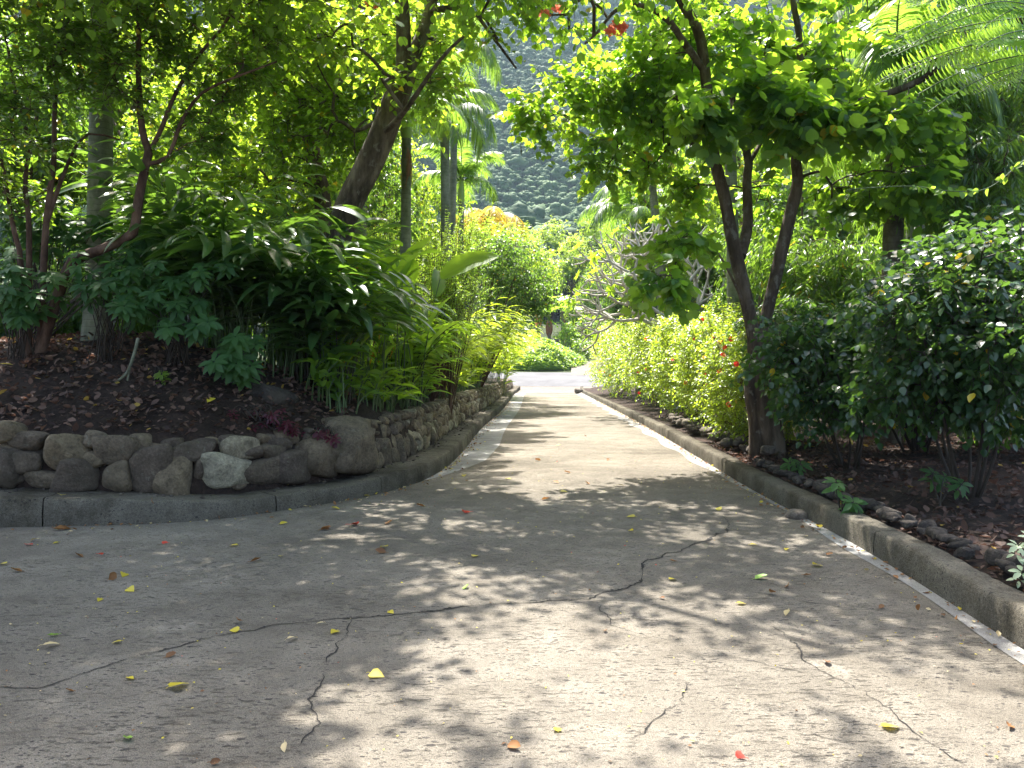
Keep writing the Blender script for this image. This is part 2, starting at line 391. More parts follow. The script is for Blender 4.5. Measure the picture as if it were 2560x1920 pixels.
T_PADDLE = leaf_tpl([0, .06, .2, .4, .6, .78, .92, 1], [0, .07, .125, .15, .14, .11, .06, 0], .4, .28, .06)
T_ELLIP = leaf_tpl([0, .2, .5, .8, 1], [0, .15, .21, .13, 0], .25, .25)
T_PETAL = leaf_tpl([0, .35, .7, .95, 1.05], [0, .22, .42, .32, 0], -.25, -.15, .1)
T_CURL = leaf_tpl([0, .2, .5, .8, 1], [0, .26, .33, .2, 0], .55, -.25, .12)

def put(geo, tpl, pos, d, n, s, mat=0, tint=.5, sw=None):
    V, T, A = tpl
    m = len(pos)
    if m == 0: return
    d = nrm(d); side = nrm(np.cross(d, n)); n2 = np.cross(side, d)
    s = np.broadcast_to(np.asarray(s, float), (m,)); sw = s if sw is None else np.broadcast_to(sw, (m,))
    W = pos[:, None, :]+(sw[:, None]*V[None, :, 0])[..., None]*side[:, None, :]+(s[:, None]*V[None, :, 1])[..., None]*d[:, None, :]+(sw[:, None]*V[None, :, 2])[..., None]*n2[:, None, :]
    F = (T[None]+(np.arange(m)*len(V))[:, None, None]).reshape(-1, 3)
    tint = np.broadcast_to(np.asarray(tint, float), (m,))
    geo.add(W.reshape(-1, 3), F, np.repeat(mat, len(T)) if np.ndim(mat) else mat, np.repeat(tint, len(V)), np.tile(A, m))

def tubes(geo, Pn, R, k=6, mat=0, tint=.5, flute=0.0):
    Pn = np.asarray(Pn, float); R = np.asarray(R, float)
    if Pn.ndim == 2: Pn = Pn[None]; R = R[None]
    m, n, _ = Pn.shape
    if m == 0: return
    t = nrm(np.gradient(Pn, axis=1))
    mt = nrm(t.mean(axis=1)); ref = np.where((np.abs(mt[:, 2]) < .8)[:, None], np.array([0, 0, 1.]), np.array([1., 0, 0]))
    u = nrm(np.cross(t, ref[:, None, :])); w = np.cross(t, u)
    a = np.arange(k)/k*2*PI
    RR = R[:, :, None]*np.ones(k)
    if flute: RR = RR*(1+flute*lump((Pn[:, :, None, :]*.8+(np.cos(a)[:, None]*u[:, :, None, :]+np.sin(a)[:, None]*w[:, :, None, :])).reshape(-1, 3), 2.6).reshape(m, n, k))
    V = Pn[:, :, None, :]+RR[..., None]*(np.cos(a)[:, None]*u[:, :, None, :]+np.sin(a)[:, None]*w[:, :, None, :])
    i, j = np.meshgrid(np.arange(n-1), np.arange(k), indexing='ij')
    q = np.stack([i*k+j, i*k+(j+1) % k, (i+1)*k+(j+1) % k, (i+1)*k+j], -1).reshape(-1, 4)
    F = (q[None]+(np.arange(m)*n*k)[:, None, None]).reshape(-1, 4)
    geo.add(V.reshape(-1, 3), F, mat, tint)

# ------------------------------------------------------------------ growing crowns
def ell(specs):
    """centres inside ellipsoids given as (px, py, Y, rx px, ry px, rY m, count)"""
    o = []
    for px, py, Y, rx, ry, rY, n in specs:
        u = rs(n)*(rng.uniform(0, 1, (n, 1))**.42)
        o.append(P(px, py, Y)+u*np.array([rx/FPX*Y, rY, ry/FPX*Y]))
    return np.concatenate(o)
def sph(c, r, n, shell=.42):
    u = rs(n)*(rng.uniform(0, 1, (n, 1))**shell)
    return np.asarray(c)+u*np.asarray(r)
def limb(pts, r0, r1, n=14):
    p = resample(catmull(pts, .1), n)
    return p, np.linspace(r0, r1, n)
def grow(limbs, cen, r_tip=.005, k=5, pw=.5, zpen=.7, bow=.12):
    nodes = [p for p, r in limbs for p in resample(p, 16)]
    par = [-1]*len(nodes)
    nodes = list(nodes)
    base = np.array(nodes)
    d0 = np.min(np.linalg.norm(cen[:, None]-base[None], axis=2), axis=1)
    order = np.argsort(d0)
    NP_ = np.zeros((len(nodes)+len(cen)*5, 3)); NP_[:len(nodes)] = base; nn = len(nodes)
    own = np.full(len(NP_), -1)
    br, pb = [], []
    dirs = np.zeros_like(cen)
    for c in order:
        cc = cen[c]; q = NP_[:nn]
        dd = np.linalg.norm(q-cc, axis=1)+zpen*np.maximum(0, q[:, 2]-cc[2])
        j = int(np.argmin(dd)); a = q[j].copy()
        L = np.linalg.norm(cc-a)+1e-6
        t = np.linspace(0, 1, 6)[:, None]
        b = rs(1)[0]*bow*L+np.array([0, 0, .10*L])
        pts = a+(cc-a)*t+b*np.sin(PI*t)+rs(6)*.02*L*np.sin(PI*t)
        br.append(pts); pb.append(own[j]); bi = len(br)-1
        NP_[nn:nn+5] = pts[1:]; own[nn:nn+5] = bi; nn += 5
        dirs[c] = nrm(pts[-1]-pts[-3])
    cnt = np.ones(len(br))
    for i in range(len(br)-1, -1, -1):
        if pb[i] >= 0: cnt[pb[i]] += cnt[i]
    R = np.stack([np.linspace(r_tip*c**pw*1.15, max(r_tip, r_tip*max(c-1, 1)**pw*.85), 6) for c in cnt]) if br else np.zeros((0, 6))
    return np.array(br), R, dirs
def foliage(geo_leaf, geo_twig, cen, dirs, tpl, size, twigs=5, tl=.4, nl=8, mat=0, tmat=0, droop=.35, hang=0.0, tilt=.55, tint=(0, .95), tr=.004, spread=.9, old=.01, szv=.25, up=.1):
    m = len(cen)
    c = np.repeat(cen, twigs, 0); d = np.repeat(dirs, twigs, 0)
    td = nrm(d*.6+rs(len(c))*spread+np.array([0, 0, up]))
    L = tl*rng.uniform(.6, 1.25, len(c))
    t = np.array([0, .5, 1.])[None, :, None]
    tp = c[:, None]+td[:, None]*L[:, None, None]*t-np.array([0, 0, 1.])*(L[:, None, None]*.18*t*t)
    if geo_twig is not None:
        tubes(geo_twig, tp, np.stack([np.full(len(c), tr), np.full(len(c), tr*.7), np.full(len(c), tr*.35)], 1), 3, tmat)
    u = (np.arange(nl)+.6)/nl
    u = np.clip(u[None]+rng.uniform(-.06, .06, (len(c), nl)), .08, 1)
    pos = (c[:, None]+td[:, None]*(L[:, None]*u)[..., None]-np.array([0, 0, 1.])*(L[:, None]*.18*u*u)[..., None]).reshape(-1, 3)
    tdr = np.repeat(td, nl, 0)
    sd = nrm(np.cross(tdr, np.array([0, 0, 1.])+.3*rs(len(tdr))))
    sg = np.tile(np.where(np.arange(nl) % 2, 1., -1.), len(c))[:, None]
    ld = nrm(tdr*.55+sd*sg*.85+rs(len(tdr))*.35-np.array([0, 0, droop+hang]))
    nn = nrm(np.array([0, 0, 1.])+rs(len(ld))*tilt+(-tdr*hang if hang else 0))
    s = (np.repeat(size, twigs*nl) if np.ndim(size) else size)*rng.uniform(1-szv, 1+szv, len(ld))
    clt = np.repeat(rng.uniform(0, 1, m), twigs*nl)
    tt = tint[0]+(tint[1]-tint[0])*np.clip(.55*clt+.45*rng.uniform(0, 1, len(ld)), 0, 1)
    tt = np.minimum(tt, .95)
    tt = np.where(rng.uniform(0, 1, len(ld)) < old, 1.0, tt)
    put(geo_leaf, tpl, pos+ld*(s*.12)[:, None], ld, nn, s, mat, tt)
    return len(ld)
def tree(name, label, cat, base, limbs, cen, leafm, barkm, tpl, size, group=None, k=10, flute=.12, r_tip=.005, twigm=None, crown='crown', trunk='trunk', zpen=.7, shade=None, **kw):
    t = thing(name, label, cat, base, group)
    gt, gl = Geo(), Geo()
    for p, r in limbs: tubes(gt, p, r, k, 0, flute=flute)
    al = cen if shade is None else np.concatenate([cen, shade])
    br, R, dirs = grow(limbs, al, r_tip, zpen=zpen, pw=.45)
    tubes(gt, br, R, 5, 0)
    foliage(gl, gt, cen, dirs[:len(cen)], tpl, size, tmat=0, **kw)
    if shade is not None:      # high canopy: loose long twigs, leaves spread out
        kw2 = dict(kw); kw2.update(twigs=7, tl=.75, nl=6, spread=1.3)
        foliage(gl, gt, shade, dirs[len(cen):], tpl, float(np.min(size)), tmat=0, **kw2)
    part(trunk, gt, [M[barkm]], t)
    part(crown, gl, [M[leafm]], t)
    return t

# ================================================================== ROAD, KERBS, BEDS
LK = catmull([(.62, 57.5), (.17, 52), (-.33, 32), (-.80, 20.6), (-.92, 14.5), (-1.10, 11.4), (-1.5, 9.75), (-2.05, 8.85), (-2.7, 8.1), (-3.4, 7.65), (-4.96, 7.42), (-9, 7.2), (-15, 7.1)], .12)
RK_Y = [-6, 4.2, 6.6, 9.7, 12.8, 20, 29, 53, 57.5]; RK_X = [2.3, 2.76, 2.97, 3.05, 3.22, 3.62, 4.02, 4.94, 5.1]
def xr(Y): return np.interp(Y, RK_Y, RK_X)
def gz(Y):
    Y = np.asarray(Y, float); d = np.maximum(0, Y-53.5)
    return .115*d*sstep(0, 8, d)+.03*np.maximum(0, Y-95)
def xl(Y):
    o = np.argsort(LK[:, 1]); return np.interp(Y, LK[o, 1], LK[o, 0])
def offset_curve(C):
    t = nrm(np.gradient(C, axis=0)); return np.stack([t[:, 1], -t[:, 0]], 1)     # left bed lies on this side
LN = offset_curve(LK)
if (LN[:40, 0].mean() > 0): LN = -LN
# smooth normals
for _ in range(6): LN = nrm((np.roll(LN, 1, 0)+LN+np.roll(LN, -1, 0))/3); LN[0] = LN[1]; LN[-1] = LN[-2]
def grid(geo, X, Y, Z, mat=0, tint=.5):
    r, c = X.shape
    i, j = np.meshgrid(np.arange(r-1), np.arange(c-1), indexing='ij')
    q = np.stack([i*c+j, i*c+j+1, (i+1)*c+j+1, (i+1)*c+j], -1).reshape(-1, 4)
    geo.add(np.stack([X, Y, Z], -1).reshape(-1, 3), q, mat, tint)

# driveway
g = Geo()
rows = np.r_[np.arange(-5, 7.0, .25), np.arange(7.0, 12, .1), np.arange(12, 30, .5), np.arange(30, 53.6, 1.0)]
lft = np.where(rows < 7.1, -16.0, xl(rows)-.05)
rgt = xr(rows)+.05
u = np.linspace(0, 1, 60)[None]
X = lft[:, None]*(1-u)+rgt[:, None]*u; Y = np.repeat(rows[:, None], 60, 1)
Z = .006*lump(np.stack([X.ravel(), Y.ravel(), 0*X.ravel()], 1), .9).reshape(X.shape)*0
grid(g, X, Y, Z)
CR = {
 'c1': ([(8, a, b) for a, b in [(880, 60), (935, 85), (925, 130), (850, 170), (740, 220), (650, 235), (580, 265), (555, 320), (560, 355), (450, 385), (390, 410), (340, 430), (150, 435), (0, 445)]]+[(7, a, b) for a, b in [(2000, 460), (1850, 480), (1680, 495), (1540, 510), (1380, 525), (1250, 540), (1000, 575), (850, 600), (650, 660), (450, 720), (330, 750), (200, 795), (-60, 815)]], .022),
 'c2': ([(7, a, b) for a, b in [(1540, 510), (1510, 560), (1480, 620), (1450, 680), (1400, 770), (1340, 850), (1350, 930), (1300, 1020), (1295, 1075)]], .011),
 'c3': ([(8, a, b) for a, b in [(340, 430), (380, 460), (410, 500), (430, 540), (500, 570), (590, 600)]], .010),
 'c3b': ([(8, a, b) for a, b in [(410, 500), (640, 520), (900, 550)]], .004),
 'c4': ([(8, a, b) for a, b in [(1010, 490), (1090, 530), (1150, 580), (1220, 640), (1270, 700), (1320, 740), (1440, 790), (1550, 860), (1640, 910), (1720, 990), (1760, 1030), (1860, 1080), (1990, 1150)]], .009),
 'c5': ([(8, a, b) for a, b in [(540, 1100), (575, 1010), (610, 960), (680, 930), (755, 885), (765, 820), (745, 780)]], .008),
 'c6': ([(8, a, b) for a, b in [(940, 400), (1080, 410), (1250, 440), (1400, 455), (1530, 470), (1650, 485), (1900, 520)]], .007),
 'c7': ([(8, a, b) for a, b in [(880, 680), (1060, 705), (1300, 735)]], .006),
 'c8': ([(8, a, b) for a, b in [(1060, 980), (1150, 1000), (1300, 1020), (1480, 1045), (1680, 1045)]], .008),
}
def zpx(z, a, b): return (a/1.728, 1250+b/1.728) if z == 7 else (1280+a/1.728, 1250+b/1.728)
for key, (pts, wd) in CR.items():
    w = np.array([G(*zpx(*p))[:2] for p in pts]); L = np.linalg.norm(np.diff(w, axis=0), axis=1).sum()
    p = resample(w, max(8, int(L/.018)))
    n = len(p); tn = nrm(np.gradient(p, axis=0)); sd = np.stack([-tn[:, 1], tn[:, 0]], 1)
    jit = np.zeros(n)
    for k_, a_ in ((2, .007), (6, .013), (20, .018)):
        jit += np.interp(np.arange(n), np.arange(0, n+k_, k_), rng.normal(0, a_, len(np.arange(0, n+k_, k_))))
    p = p+sd*jit[:, None]
    wd = wd*(np.interp(np.linspace(0, 1, n), [0, .08, .2, .32, .45, 1], [.3, .6, 1.15, 1.0, .55, .35]) if key == 'c1' else np.interp(np.linspace(0, 1, n), np.linspace(0, 1, 9), rng.uniform(.35, 1.35, 9)))
    hw = wd*.42*np.clip(np.interp(np.arange(n), np.arange(0, n+6, 6), np.where(rng.uniform(size=len(np.arange(0, n+6, 6))) < (.03 if key == 'c1' else .12), .02, rng.uniform(.25, 1.6, len(np.arange(0, n+6, 6))))), .04, 2)*np.clip(np.minimum(np.arange(n), n-1-np.arange(n))/6.0, .1, 1)
    for q_ in range(int(L/.05)):
        i_ = int(rng.integers(n)); r_ = hw[i_]*rng.uniform(.8, 2.0); c_ = p[i_]+sd[i_]*rng.normal(0, 1)*hw[i_]; aa = np.arange(5)/5*6.28+rng.uniform(0, 6); rr_ = r_*rng.uniform(.5, 1.2, 5)
        g.add(np.stack([c_[0]+np.cos(aa)*rr_*1.4, c_[1]+np.sin(aa)*rr_, np.full(5, .0045+.00002*q_)], 1), np.array([[0, 1, 2, 3, 4]]), 1)
    a, b = p+sd*hw[:, None], p-sd*hw[:, None]
    grid(g, np.stack([a[:, 0], b[:, 0]], 1), np.stack([a[:, 1], b[:, 1]], 1), np.full((n, 2), .0035), 1)
single('driveway', g, [M['road'], M['crack']], (0, 0, 0), kind='structure')

# apron and street and lane beyond the end of the driveway
def strip(name, y0, y1, x0, x1, mat, lift, n=12, skew=0.0):
    g = Geo(); yy = np.linspace(y0, y1, n)[:, None]; xx = np.linspace(0, 1, 24)[None]
    Xs = x0+(x1-x0)*xx+0*yy; Ys = yy+skew*(Xs-3)+0*xx
    grid(g, Xs, Ys, gz(Ys)+lift); single(name, g, [mat], (0, 0, 0), kind='structure')
strip('driveway_apron', 53.5, 58.6, .2, 6.4, M['apron'], .0)
strip('street', 58.5, 66.2, -45, 60, M['asphalt'], .012, 14, -.03)
g = Geo(); c = catmull([(6.6, 64), (7.2, 70), (8.6, 78), (11, 90), (13, 105)], 1.0)
tn = nrm(np.gradient(c, axis=0)); sd = np.stack([tn[:, 1], -tn[:, 0]], 1)
uu = np.linspace(-1.7, 1.7, 5)
Xs = c[:, 0:1]+sd[:, 0:1]*uu; Ys = c[:, 1:2]+sd[:, 1:2]*uu
grid(g, Xs, Ys, gz(Ys)+.022+.12*np.maximum(0, Ys-66)*.5); single('lane', g, [M['apron']], (0, 0, 0), kind='structure')

# ground sheet to the foot of the mountain
g = Geo()
yy = np.r_[np.arange(-70, 50, 6), np.arange(50, 110, 2.5), np.arange(110, 300, 12)][:, None]; xx = np.r_[np.arange(-600, -60, 30), np.arange(-60, 61, 6), np.arange(90, 601, 30)][None]
Xs = xx+0*yy; Ys = yy+0*xx
Zs = gz(Ys)-.05+.35*sstep(66, 80, Ys)*lump(np.stack([Xs.ravel(), Ys.ravel(), 0*Xs.ravel()], 1), .15).reshape(Xs.shape)
grid(g, Xs, Ys, Zs); single('ground', g, [M['ground']], (0, 0, 0), kind='structure')

def hk(X, Y):
    X = np.asarray(X, float); return np.where(X < 1.5, np.interp(X, [-9, -5, -3.5, -2.7, -1.9, -1.2, 0], [.30, .30, .23, .165, .18, .23, .25]), .2)
def sweep(geo, C, Nn, prof, jitter=.006, tint=.5):
    """profile (offset, z) along a plan curve"""
    pr = np.array(prof); n = len(C); k = len(pr)
    X = C[:, 0:1]+Nn[:, 0:1]*pr[None, :, 0]; Y = C[:, 1:2]+Nn[:, 1:2]*pr[None, :, 0]; Z = np.repeat(pr[None, :, 1], n, 0)*(hk(C[:, 0], C[:, 1])/.27 if C[:, 0].mean() < 1.5 else np.ones(n))[:, None]
    q = np.stack([X.ravel(), Y.ravel(), Z.ravel()], 1)
    d = (lump(q, 2.3)*.7+lump(q, 9, 5)*.45+lump(q, 24, 9)*.35).reshape(n, k)*jitter
    base = gz(Y)
    grid(geo, X+Nn[:, 0:1]*d, Y+Nn[:, 1:2]*d, Z+d*.8+base, 0, tint)
def jointed(C, Nn, prof, name, mat, joints, jit):
    g = Geo(); s = np.r_[0, np.cumsum(np.linalg.norm(np.diff(C, axis=0), axis=1))]
    cuts = [0]+joints+[s[-1]]
    for a, b in zip(cuts[:-1], cuts[1:]):
        t = np.linspace(a+.006, b-.006, max(3, int((b-a)/.05)))
        c = np.stack([np.interp(t, s, C[:, 0]), np.interp(t, s, C[:, 1])], 1); nn = nrm(np.stack([np.interp(t, s, Nn[:, 0]), np.interp(t, s, Nn[:, 1])], 1))
        sweep(g, c, nn, prof, jit)
    single(name, g, [mat], (0, 0, 0), kind='structure', smooth=True)
sL = np.r_[0, np.cumsum(np.linalg.norm(np.diff(LK, axis=0), axis=1))]
nearL = sL[np.argmin(np.abs(LK[:, 1]-11.0))]
jointed(LK, LN, [(0, -.12), (.004, .10), (.012, .235), (.03, .262), (.06, .27), (.2, .272), (.52, .29), (.54, -.1)], 'kerb', M['kerb'], [8, 16, 24, 31, 36, 40, float(nearL-1.2), float(nearL+1.5), float(nearL+3.05), float(nearL+5.3), float(nearL+9)], .011)
RKc = catmull(np.stack([RK_X, RK_Y], 1)[1:], .12)[::1]; RKc = np.concatenate([np.array([[2.3, -5.5], [2.5, 0]]), RKc]); RKc = resample(RKc, 520)
RN = nrm(np.stack([np.gradient(RKc, axis=0)[:, 1], -np.gradient(RKc, axis=0)[:, 0]], 1))
jointed(RKc, RN, [(0, -.12), (.004, .08), (.01, .175), (.025, .2), (.06, .206), (.20, .21), (.22, -.1)], 'kerb', M['kerb'], [9.2, 11.8, 14.1, 17.0, 20.4, 24, 28, 33, 40, 48, 55], .008)

# pale gutters
g = Geo(); m = (LK[:, 1] > 10.6) & (LK[:, 1] < 53.4); c = LK[m]; n_ = LN[m]
wd = interp(c[:, 1], [10.6, 11.5, 13, 16, 52], [.02, .22, .52, .64, .70])
uu = np.linspace(0, 1, 5)[None]
Xs = c[:, 0:1]-n_[:, 0:1]*wd[:, None]*uu; Ys = c[:, 1:2]-n_[:, 1:2]*wd[:, None]*uu
grid(g, Xs, Ys, .004+.0*uu+0*Xs); single('gutter', g, [M['gutter']], (0, 0, 0), kind='structure')
g = Geo(); m = (RKc[:, 1] > 3.0) & (RKc[:, 1] < 53.4); c = RKc[m]; n_ = RN[m]
wd = interp(c[:, 1], [3, 6.5, 9.5, 11, 14, 22, 52], [.10, .13, .05, .13, .24, .34, .55])*(1+.2*np.sin(c[:, 1]*2.1))
Xs = c[:, 0:1]-n_[:, 0:1]*wd[:, None]*uu; Ys = c[:, 1:2]-n_[:, 1:2]*wd[:, None]*uu
grid(g, Xs, Ys, .0045+0*Xs); single('gutter', g, [M['gutter']], (0, 0, 0), kind='structure')

# soil beds
def dist_curve(X, Y, C):
    q = np.stack([X.ravel(), Y.ravel()], 1); o = np.full(len(q), 1e9)
    for k in range(0, len(C), 3): o = np.minimum(o, (q[:, 0]-C[k, 0])**2+(q[:, 1]-C[k, 1])**2)
    return np.sqrt(o).reshape(X.shape)
def left_z(X, Y, d=None):
    X = np.asarray(X, float); Y = np.asarray(Y, float)
    if d is None: d = dist_curve(np.atleast_1d(X), np.atleast_1d(Y), LK).reshape(np.shape(X))
    A = interp(Y-.25*np.minimum(0, X+3)*0, [7, 10.5, 14, 19, 60], [1.75, 1.5, .6, .35, .3])
    A = A*interp(X, [-5, -1.6, -.8], [1.0, .8, .55])
    dd = np.maximum(0, d-.54)
    top = interp(Y, [7, 9, 12, 20, 60], [.74, .76, .78, .82, .8])
    z = .24+(top-.24)*sstep(.42, .58, d)+A*(1-np.exp(-dd/1.7))+.02*dd*0
    return z+gz(Y)*.9
def lz(x, y): return float(left_z(np.array([x]), np.array([y]))[0])
g = Geo()
rows = np.r_[np.arange(7.0, 8, .08), np.arange(8, 13, .14), np.arange(13, 24, .5), np.arange(24, 58, 1.5)]
off = np.r_[np.arange(.4, 1, .07), np.arange(1, 5, .16), np.arange(5, 10, .6), np.arange(10, 46, 4)]
Y = np.repeat(rows[:, None], len(off), 1)
X = np.minimum(xl(np.maximum(rows, 7.12)), 2)[:, None]-off[None]
X = np.where(Y < 7.5, np.minimum(X, -4.9-off[None]*.5), X)
D = dist_curve(X, Y, LK)
q = np.stack([X.ravel(), Y.ravel(), 0*X.ravel()], 1)
Z = left_z(X, Y, D)+(.05*lump(q, 2.1)+.025*lump(q, 6.5, 4)).reshape(X.shape)*sstep(.55, .9, D)-.02
Z = np.where(D < .42, np.minimum(Z, .1), Z)
grid(g, X, Y, Z); single('soil_bank', g, [M['soil']], (0, 0, 0), kind='structure')
def right_z(X, Y):
    X = np.asarray(X, float); Y = np.asarray(Y, float); d = X-xr(Y)
    return .15+.10*sstep(.25, 1.6, d)+.12*sstep(1.5, 6, d)+gz(Y)*.9
def rz_(x, y): return float(right_z(x, y))
g = Geo()
rows = np.r_[np.arange(-5, 3, .5), np.arange(3, 14, .14), np.arange(14, 24, .5), np.arange(24, 58, 1.5)]
off = np.r_[np.arange(.20, 4, .14), np.arange(4, 10, .4), np.arange(10, 50, 4)]
Y = np.repeat(rows[:, None], len(off), 1); X = xr(rows)[:, None]+off[None]
q = np.stack([X.ravel(), Y.ravel(), 0*X.ravel()], 1)
Z = right_z(X, Y)+(.035*lump(q, 2.3)+.02*lump(q, 7, 3)).reshape(X.shape)*sstep(.2, .6, off)[None]
grid(g, X, Y, Z); single('soil_bed', g, [M['soil']], (0, 0, 0), kind='structure')

# ------------------------------------------------------------------ stones
def ico(sub):
    bm = bmesh.new(); bmesh.ops.create_icosphere(bm, subdivisions=sub, radius=1)
    V = np.array([v.co[:] for v in bm.verts]); bm.verts.index_update(); F = np.array([[v.index for v in f.verts] for f in bm.faces]); bm.free(); return V, F
ICO2, ICO3, ICO4 = ico(2), ico(3), ico(4)
def boulder(sz, src=ICO3, planes=13, rough=.03, soft=8, box=.24):
    V, F = src
    ax = np.array([[1, 0, 0], [-1, 0, 0], [0, 1, 0], [0, -1, 0], [0, 0, 1], [0, 0, -1.]])
    n = np.concatenate([nrm(ax+rng.normal(0, box, ax.shape)), rs(max(4, planes-6))]); d = np.r_[rng.uniform(.74, .92, 6), rng.uniform(.84, 1.0, len(n)-6)]
    dots = np.maximum(V@n.T, .02)/d
    r = 1/(np.sum(dots**soft, 1)**(1/soft))
    W = V*r[:, None]
    W = W*(1+rough*lump(V*1.0+rng.uniform(0, 9, 3), 4.2)+rough*.55*lump(V+rng.uniform(0, 9, 3), 10, 6)+rough*.35*lump(V+rng.uniform(0, 9, 3), 21, 11))[:, None]
    mx = np.abs(W).max(0); W = W/mx
    return W*np.asarray(sz)*.5, F
def rot_z(V, a):
    c, s = math.cos(a), math.sin(a); return np.stack([V[:, 0]*c-V[:, 1]*s, V[:, 0]*s+V[:, 1]*c, V[:, 2]], 1)
# dry stone retaining wall: the large boulders are parts, small packing stones are one part
wall = thing('dry_stone_wall', 'low dry stone retaining wall of rounded boulders standing on the kerb ledge', 'stone wall', (LK[len(LK)//2, 0], LK[len(LK)//2, 1], .27))
WO = .52
WC = LK+LN*WO; sW = np.r_[0, np.cumsum(np.linalg.norm(np.diff(WC, axis=0), axis=1))]
wpx = CX+WC[:, 0]/WC[:, 1]*FPX
front = WC[:, 1] < 56
def wall_at_px(px):
    ok = np.where(WC[:, 1] > 6.5)[0]
    return ok[int(np.argmin(np.abs(wpx[ok]-px)))]
def wall_pt(s):
    return np.array([np.interp(s, sW, WC[:, 0]), np.interp(s, sW, WC[:, 1])]), nrm(np.array([np.interp(s, sW, LN[:, 0]), np.interp(s, sW, LN[:, 1])]))
big = [(35, 1290, 140, 200), (50, 1130, 120, 100), (160, 1175, 185, 110), (155, 1280, 135, 115), (110, 1350, 90, 75), (235, 1360, 185, 85), (312, 1230, 205, 170), (415, 1350, 185, 170), (455, 1170, 95, 85), (490, 1265, 100, 90), (585, 1230, 180, 150), (565, 1355, 155, 165), (735, 1330, 180, 250), (690, 1230, 80, 90), (865, 1360, 190, 210), (880, 1230, 140, 95), (985, 1225, 140, 105), (965, 1320, 60, 115), (1080, 1335, 225, 195), (1155, 1210, 135, 105), (1260, 1330, 185, 155), (1240, 1230, 80, 65), (1315, 1225, 85, 85), (1395, 1300, 135, 175), (1380, 1200, 80, 75), (1515, 1250, 125, 205), (1597, 1240, 85, 185), (1690, 1195, 155, 262), (1165, 1390, 65, 45), (1450, 1335, 55, 55)]
wall_tints = {18: 1.0, 6: .62, 12: .18, 7: .12, 14: .55, 27: .42, 26: .72, 25: .45, 19: .85}
endpx = 0
n_big = 0
for i, (x, y, w, h) in enumerate(big):
    px, py, pw_, ph_ = x/1.952, 500+y/1.952, w/1.952, h/1.952
    k = wall_at_px(px); Yd = WC[k, 1]-.02
    z = EYE+(HY-py)/FPX*Yd; hh = ph_/FPX*Yd*1.05
    # width along the wall, allowing for its slant to the view
    ww = pw_/FPX*Yd/max(.55, abs(nrm(np.array([LN[k, 1], -LN[k, 0]]))[0]))*1.06
    V, F = boulder((ww*1.13, max(.26, min(ww, hh)*1.1), hh*1.12), ICO4 if hh > .2 else ICO3, 15, .034)
    a = math.atan2(-LN[k, 0], LN[k, 1])
    V = rot_z(V, a)+np.array([WC[k, 0]+LN[k, 0]*rng.uniform(-.03, .03), WC[k, 1]+LN[k, 1]*rng.uniform(-.03, .03), z])
    g = Geo(); g.add(V, F, 0, wall_tints.get(i, rng.uniform(.05, .6)))
    part('boulder', g, [M['stone']], wall, 'pale lichened boulder' if i == 18 else None); n_big += 1
s_end = sW[wall_at_px(1690/1.952+45)]
rub = Geo()
s = s_end
# courses towards the street (decreasing s)
course = [(.27, .24), (.47, .21), (.66, .18), (.81, .14)]
for ci, (z0, hh) in enumerate(course):
    s = s_end+rng.uniform(-.1, .05)
    while s > 1.2:
        w = rng.uniform(.13, .30)*(1.15 if ci < 2 else .9)
        p, n = wall_pt(s-w/2)
        ht = hh*rng.uniform(.85, 1.35)
        if ci == 0 and rng.uniform() < .35: ht *= 1.6
        V, F = boulder((w*1.12, rng.uniform(.22, .34), ht*1.12), ICO3 if p[1] < 22 else ICO2, 12, .03)
        V = V@np.array([[math.cos(b_ := rng.uniform(-.35, .35)), 0, math.sin(b_)], [0, 1, 0], [-math.sin(b_), 0, math.cos(b_)]]).T
        V = rot_z(V, math.atan2(-n[0], n[1]))+np.array([p[0]+n[0]*(ci*.045+rng.uniform(-.03, .03)), p[1]+n[1]*(ci*.045+rng.uniform(-.03, .03)), z0-.27+float(hk(p[0], p[1]))+hh/2+rng.uniform(-.015, .015)+float(gz(p[1]))])
        tint = rng.uniform(.25, 1.0) if p[1] > 11.5 else rng.uniform(.1, .75)
        if n_big < 98 and ci < 3 and w > .17 and p[1] < 20:
            g = Geo(); g.add(V, F, 0, tint); part('boulder', g, [M['stone']], wall); n_big += 1
        else: rub.add(V, F, 0, tint)
        s -= w*.98
# small filler stones among and behind the boulders, and the stretch beyond the left edge
for q in range(420):
    s = rng.uniform(s_end, sW[-1]-4); p, n = wall_pt(s)
    w = rng.uniform(.05, .13)
    V, F = boulder((w*1.3, w, w), ICO2, 10, .03)
    rub.add(rot_z(V, rng.uniform(0, 6))+np.array([p[0]+n[0]*rng.uniform(.02, .22), p[1]+n[1]*rng.uniform(.02, .22), rng.uniform(.2, .80)]), F, 0, rng.uniform(0, .55))
s = sW[wall_at_px(90)]
while s < sW[-1]-3:
    for z0 in (.27, .52):
        w = rng.uniform(.25, .42); p, n = wall_pt(s+w/2); V, F = boulder((w*1.1, .34, .3), ICO3); ins = .10 if p[0]/p[1]*FPX+CX > 0 else 0
        rub.add(rot_z(V, math.atan2(-n[0], n[1]))+np.array([p[0]+n[0]*ins, p[1]+n[1]*ins, z0+.13]), F, 0, rng.uniform(.1, .6))
    s += w
for q in range(150):
    s = rng.uniform(s_end-.3, sW[-1]-3); p, n = wall_pt(s); w = rng.uniform(.2, .36)
    V, F = boulder((w*1.2, w, w*.9), ICO3, 12, .03)
    rub.add(rot_z(V, rng.uniform(0, 6))+np.array([p[0]+n[0]*rng.uniform(.13, .24), p[1]+n[1]*rng.uniform(.13, .24), rng.uniform(.36, .72)]), F, 0, rng.uniform(0, .4))
s = s_end
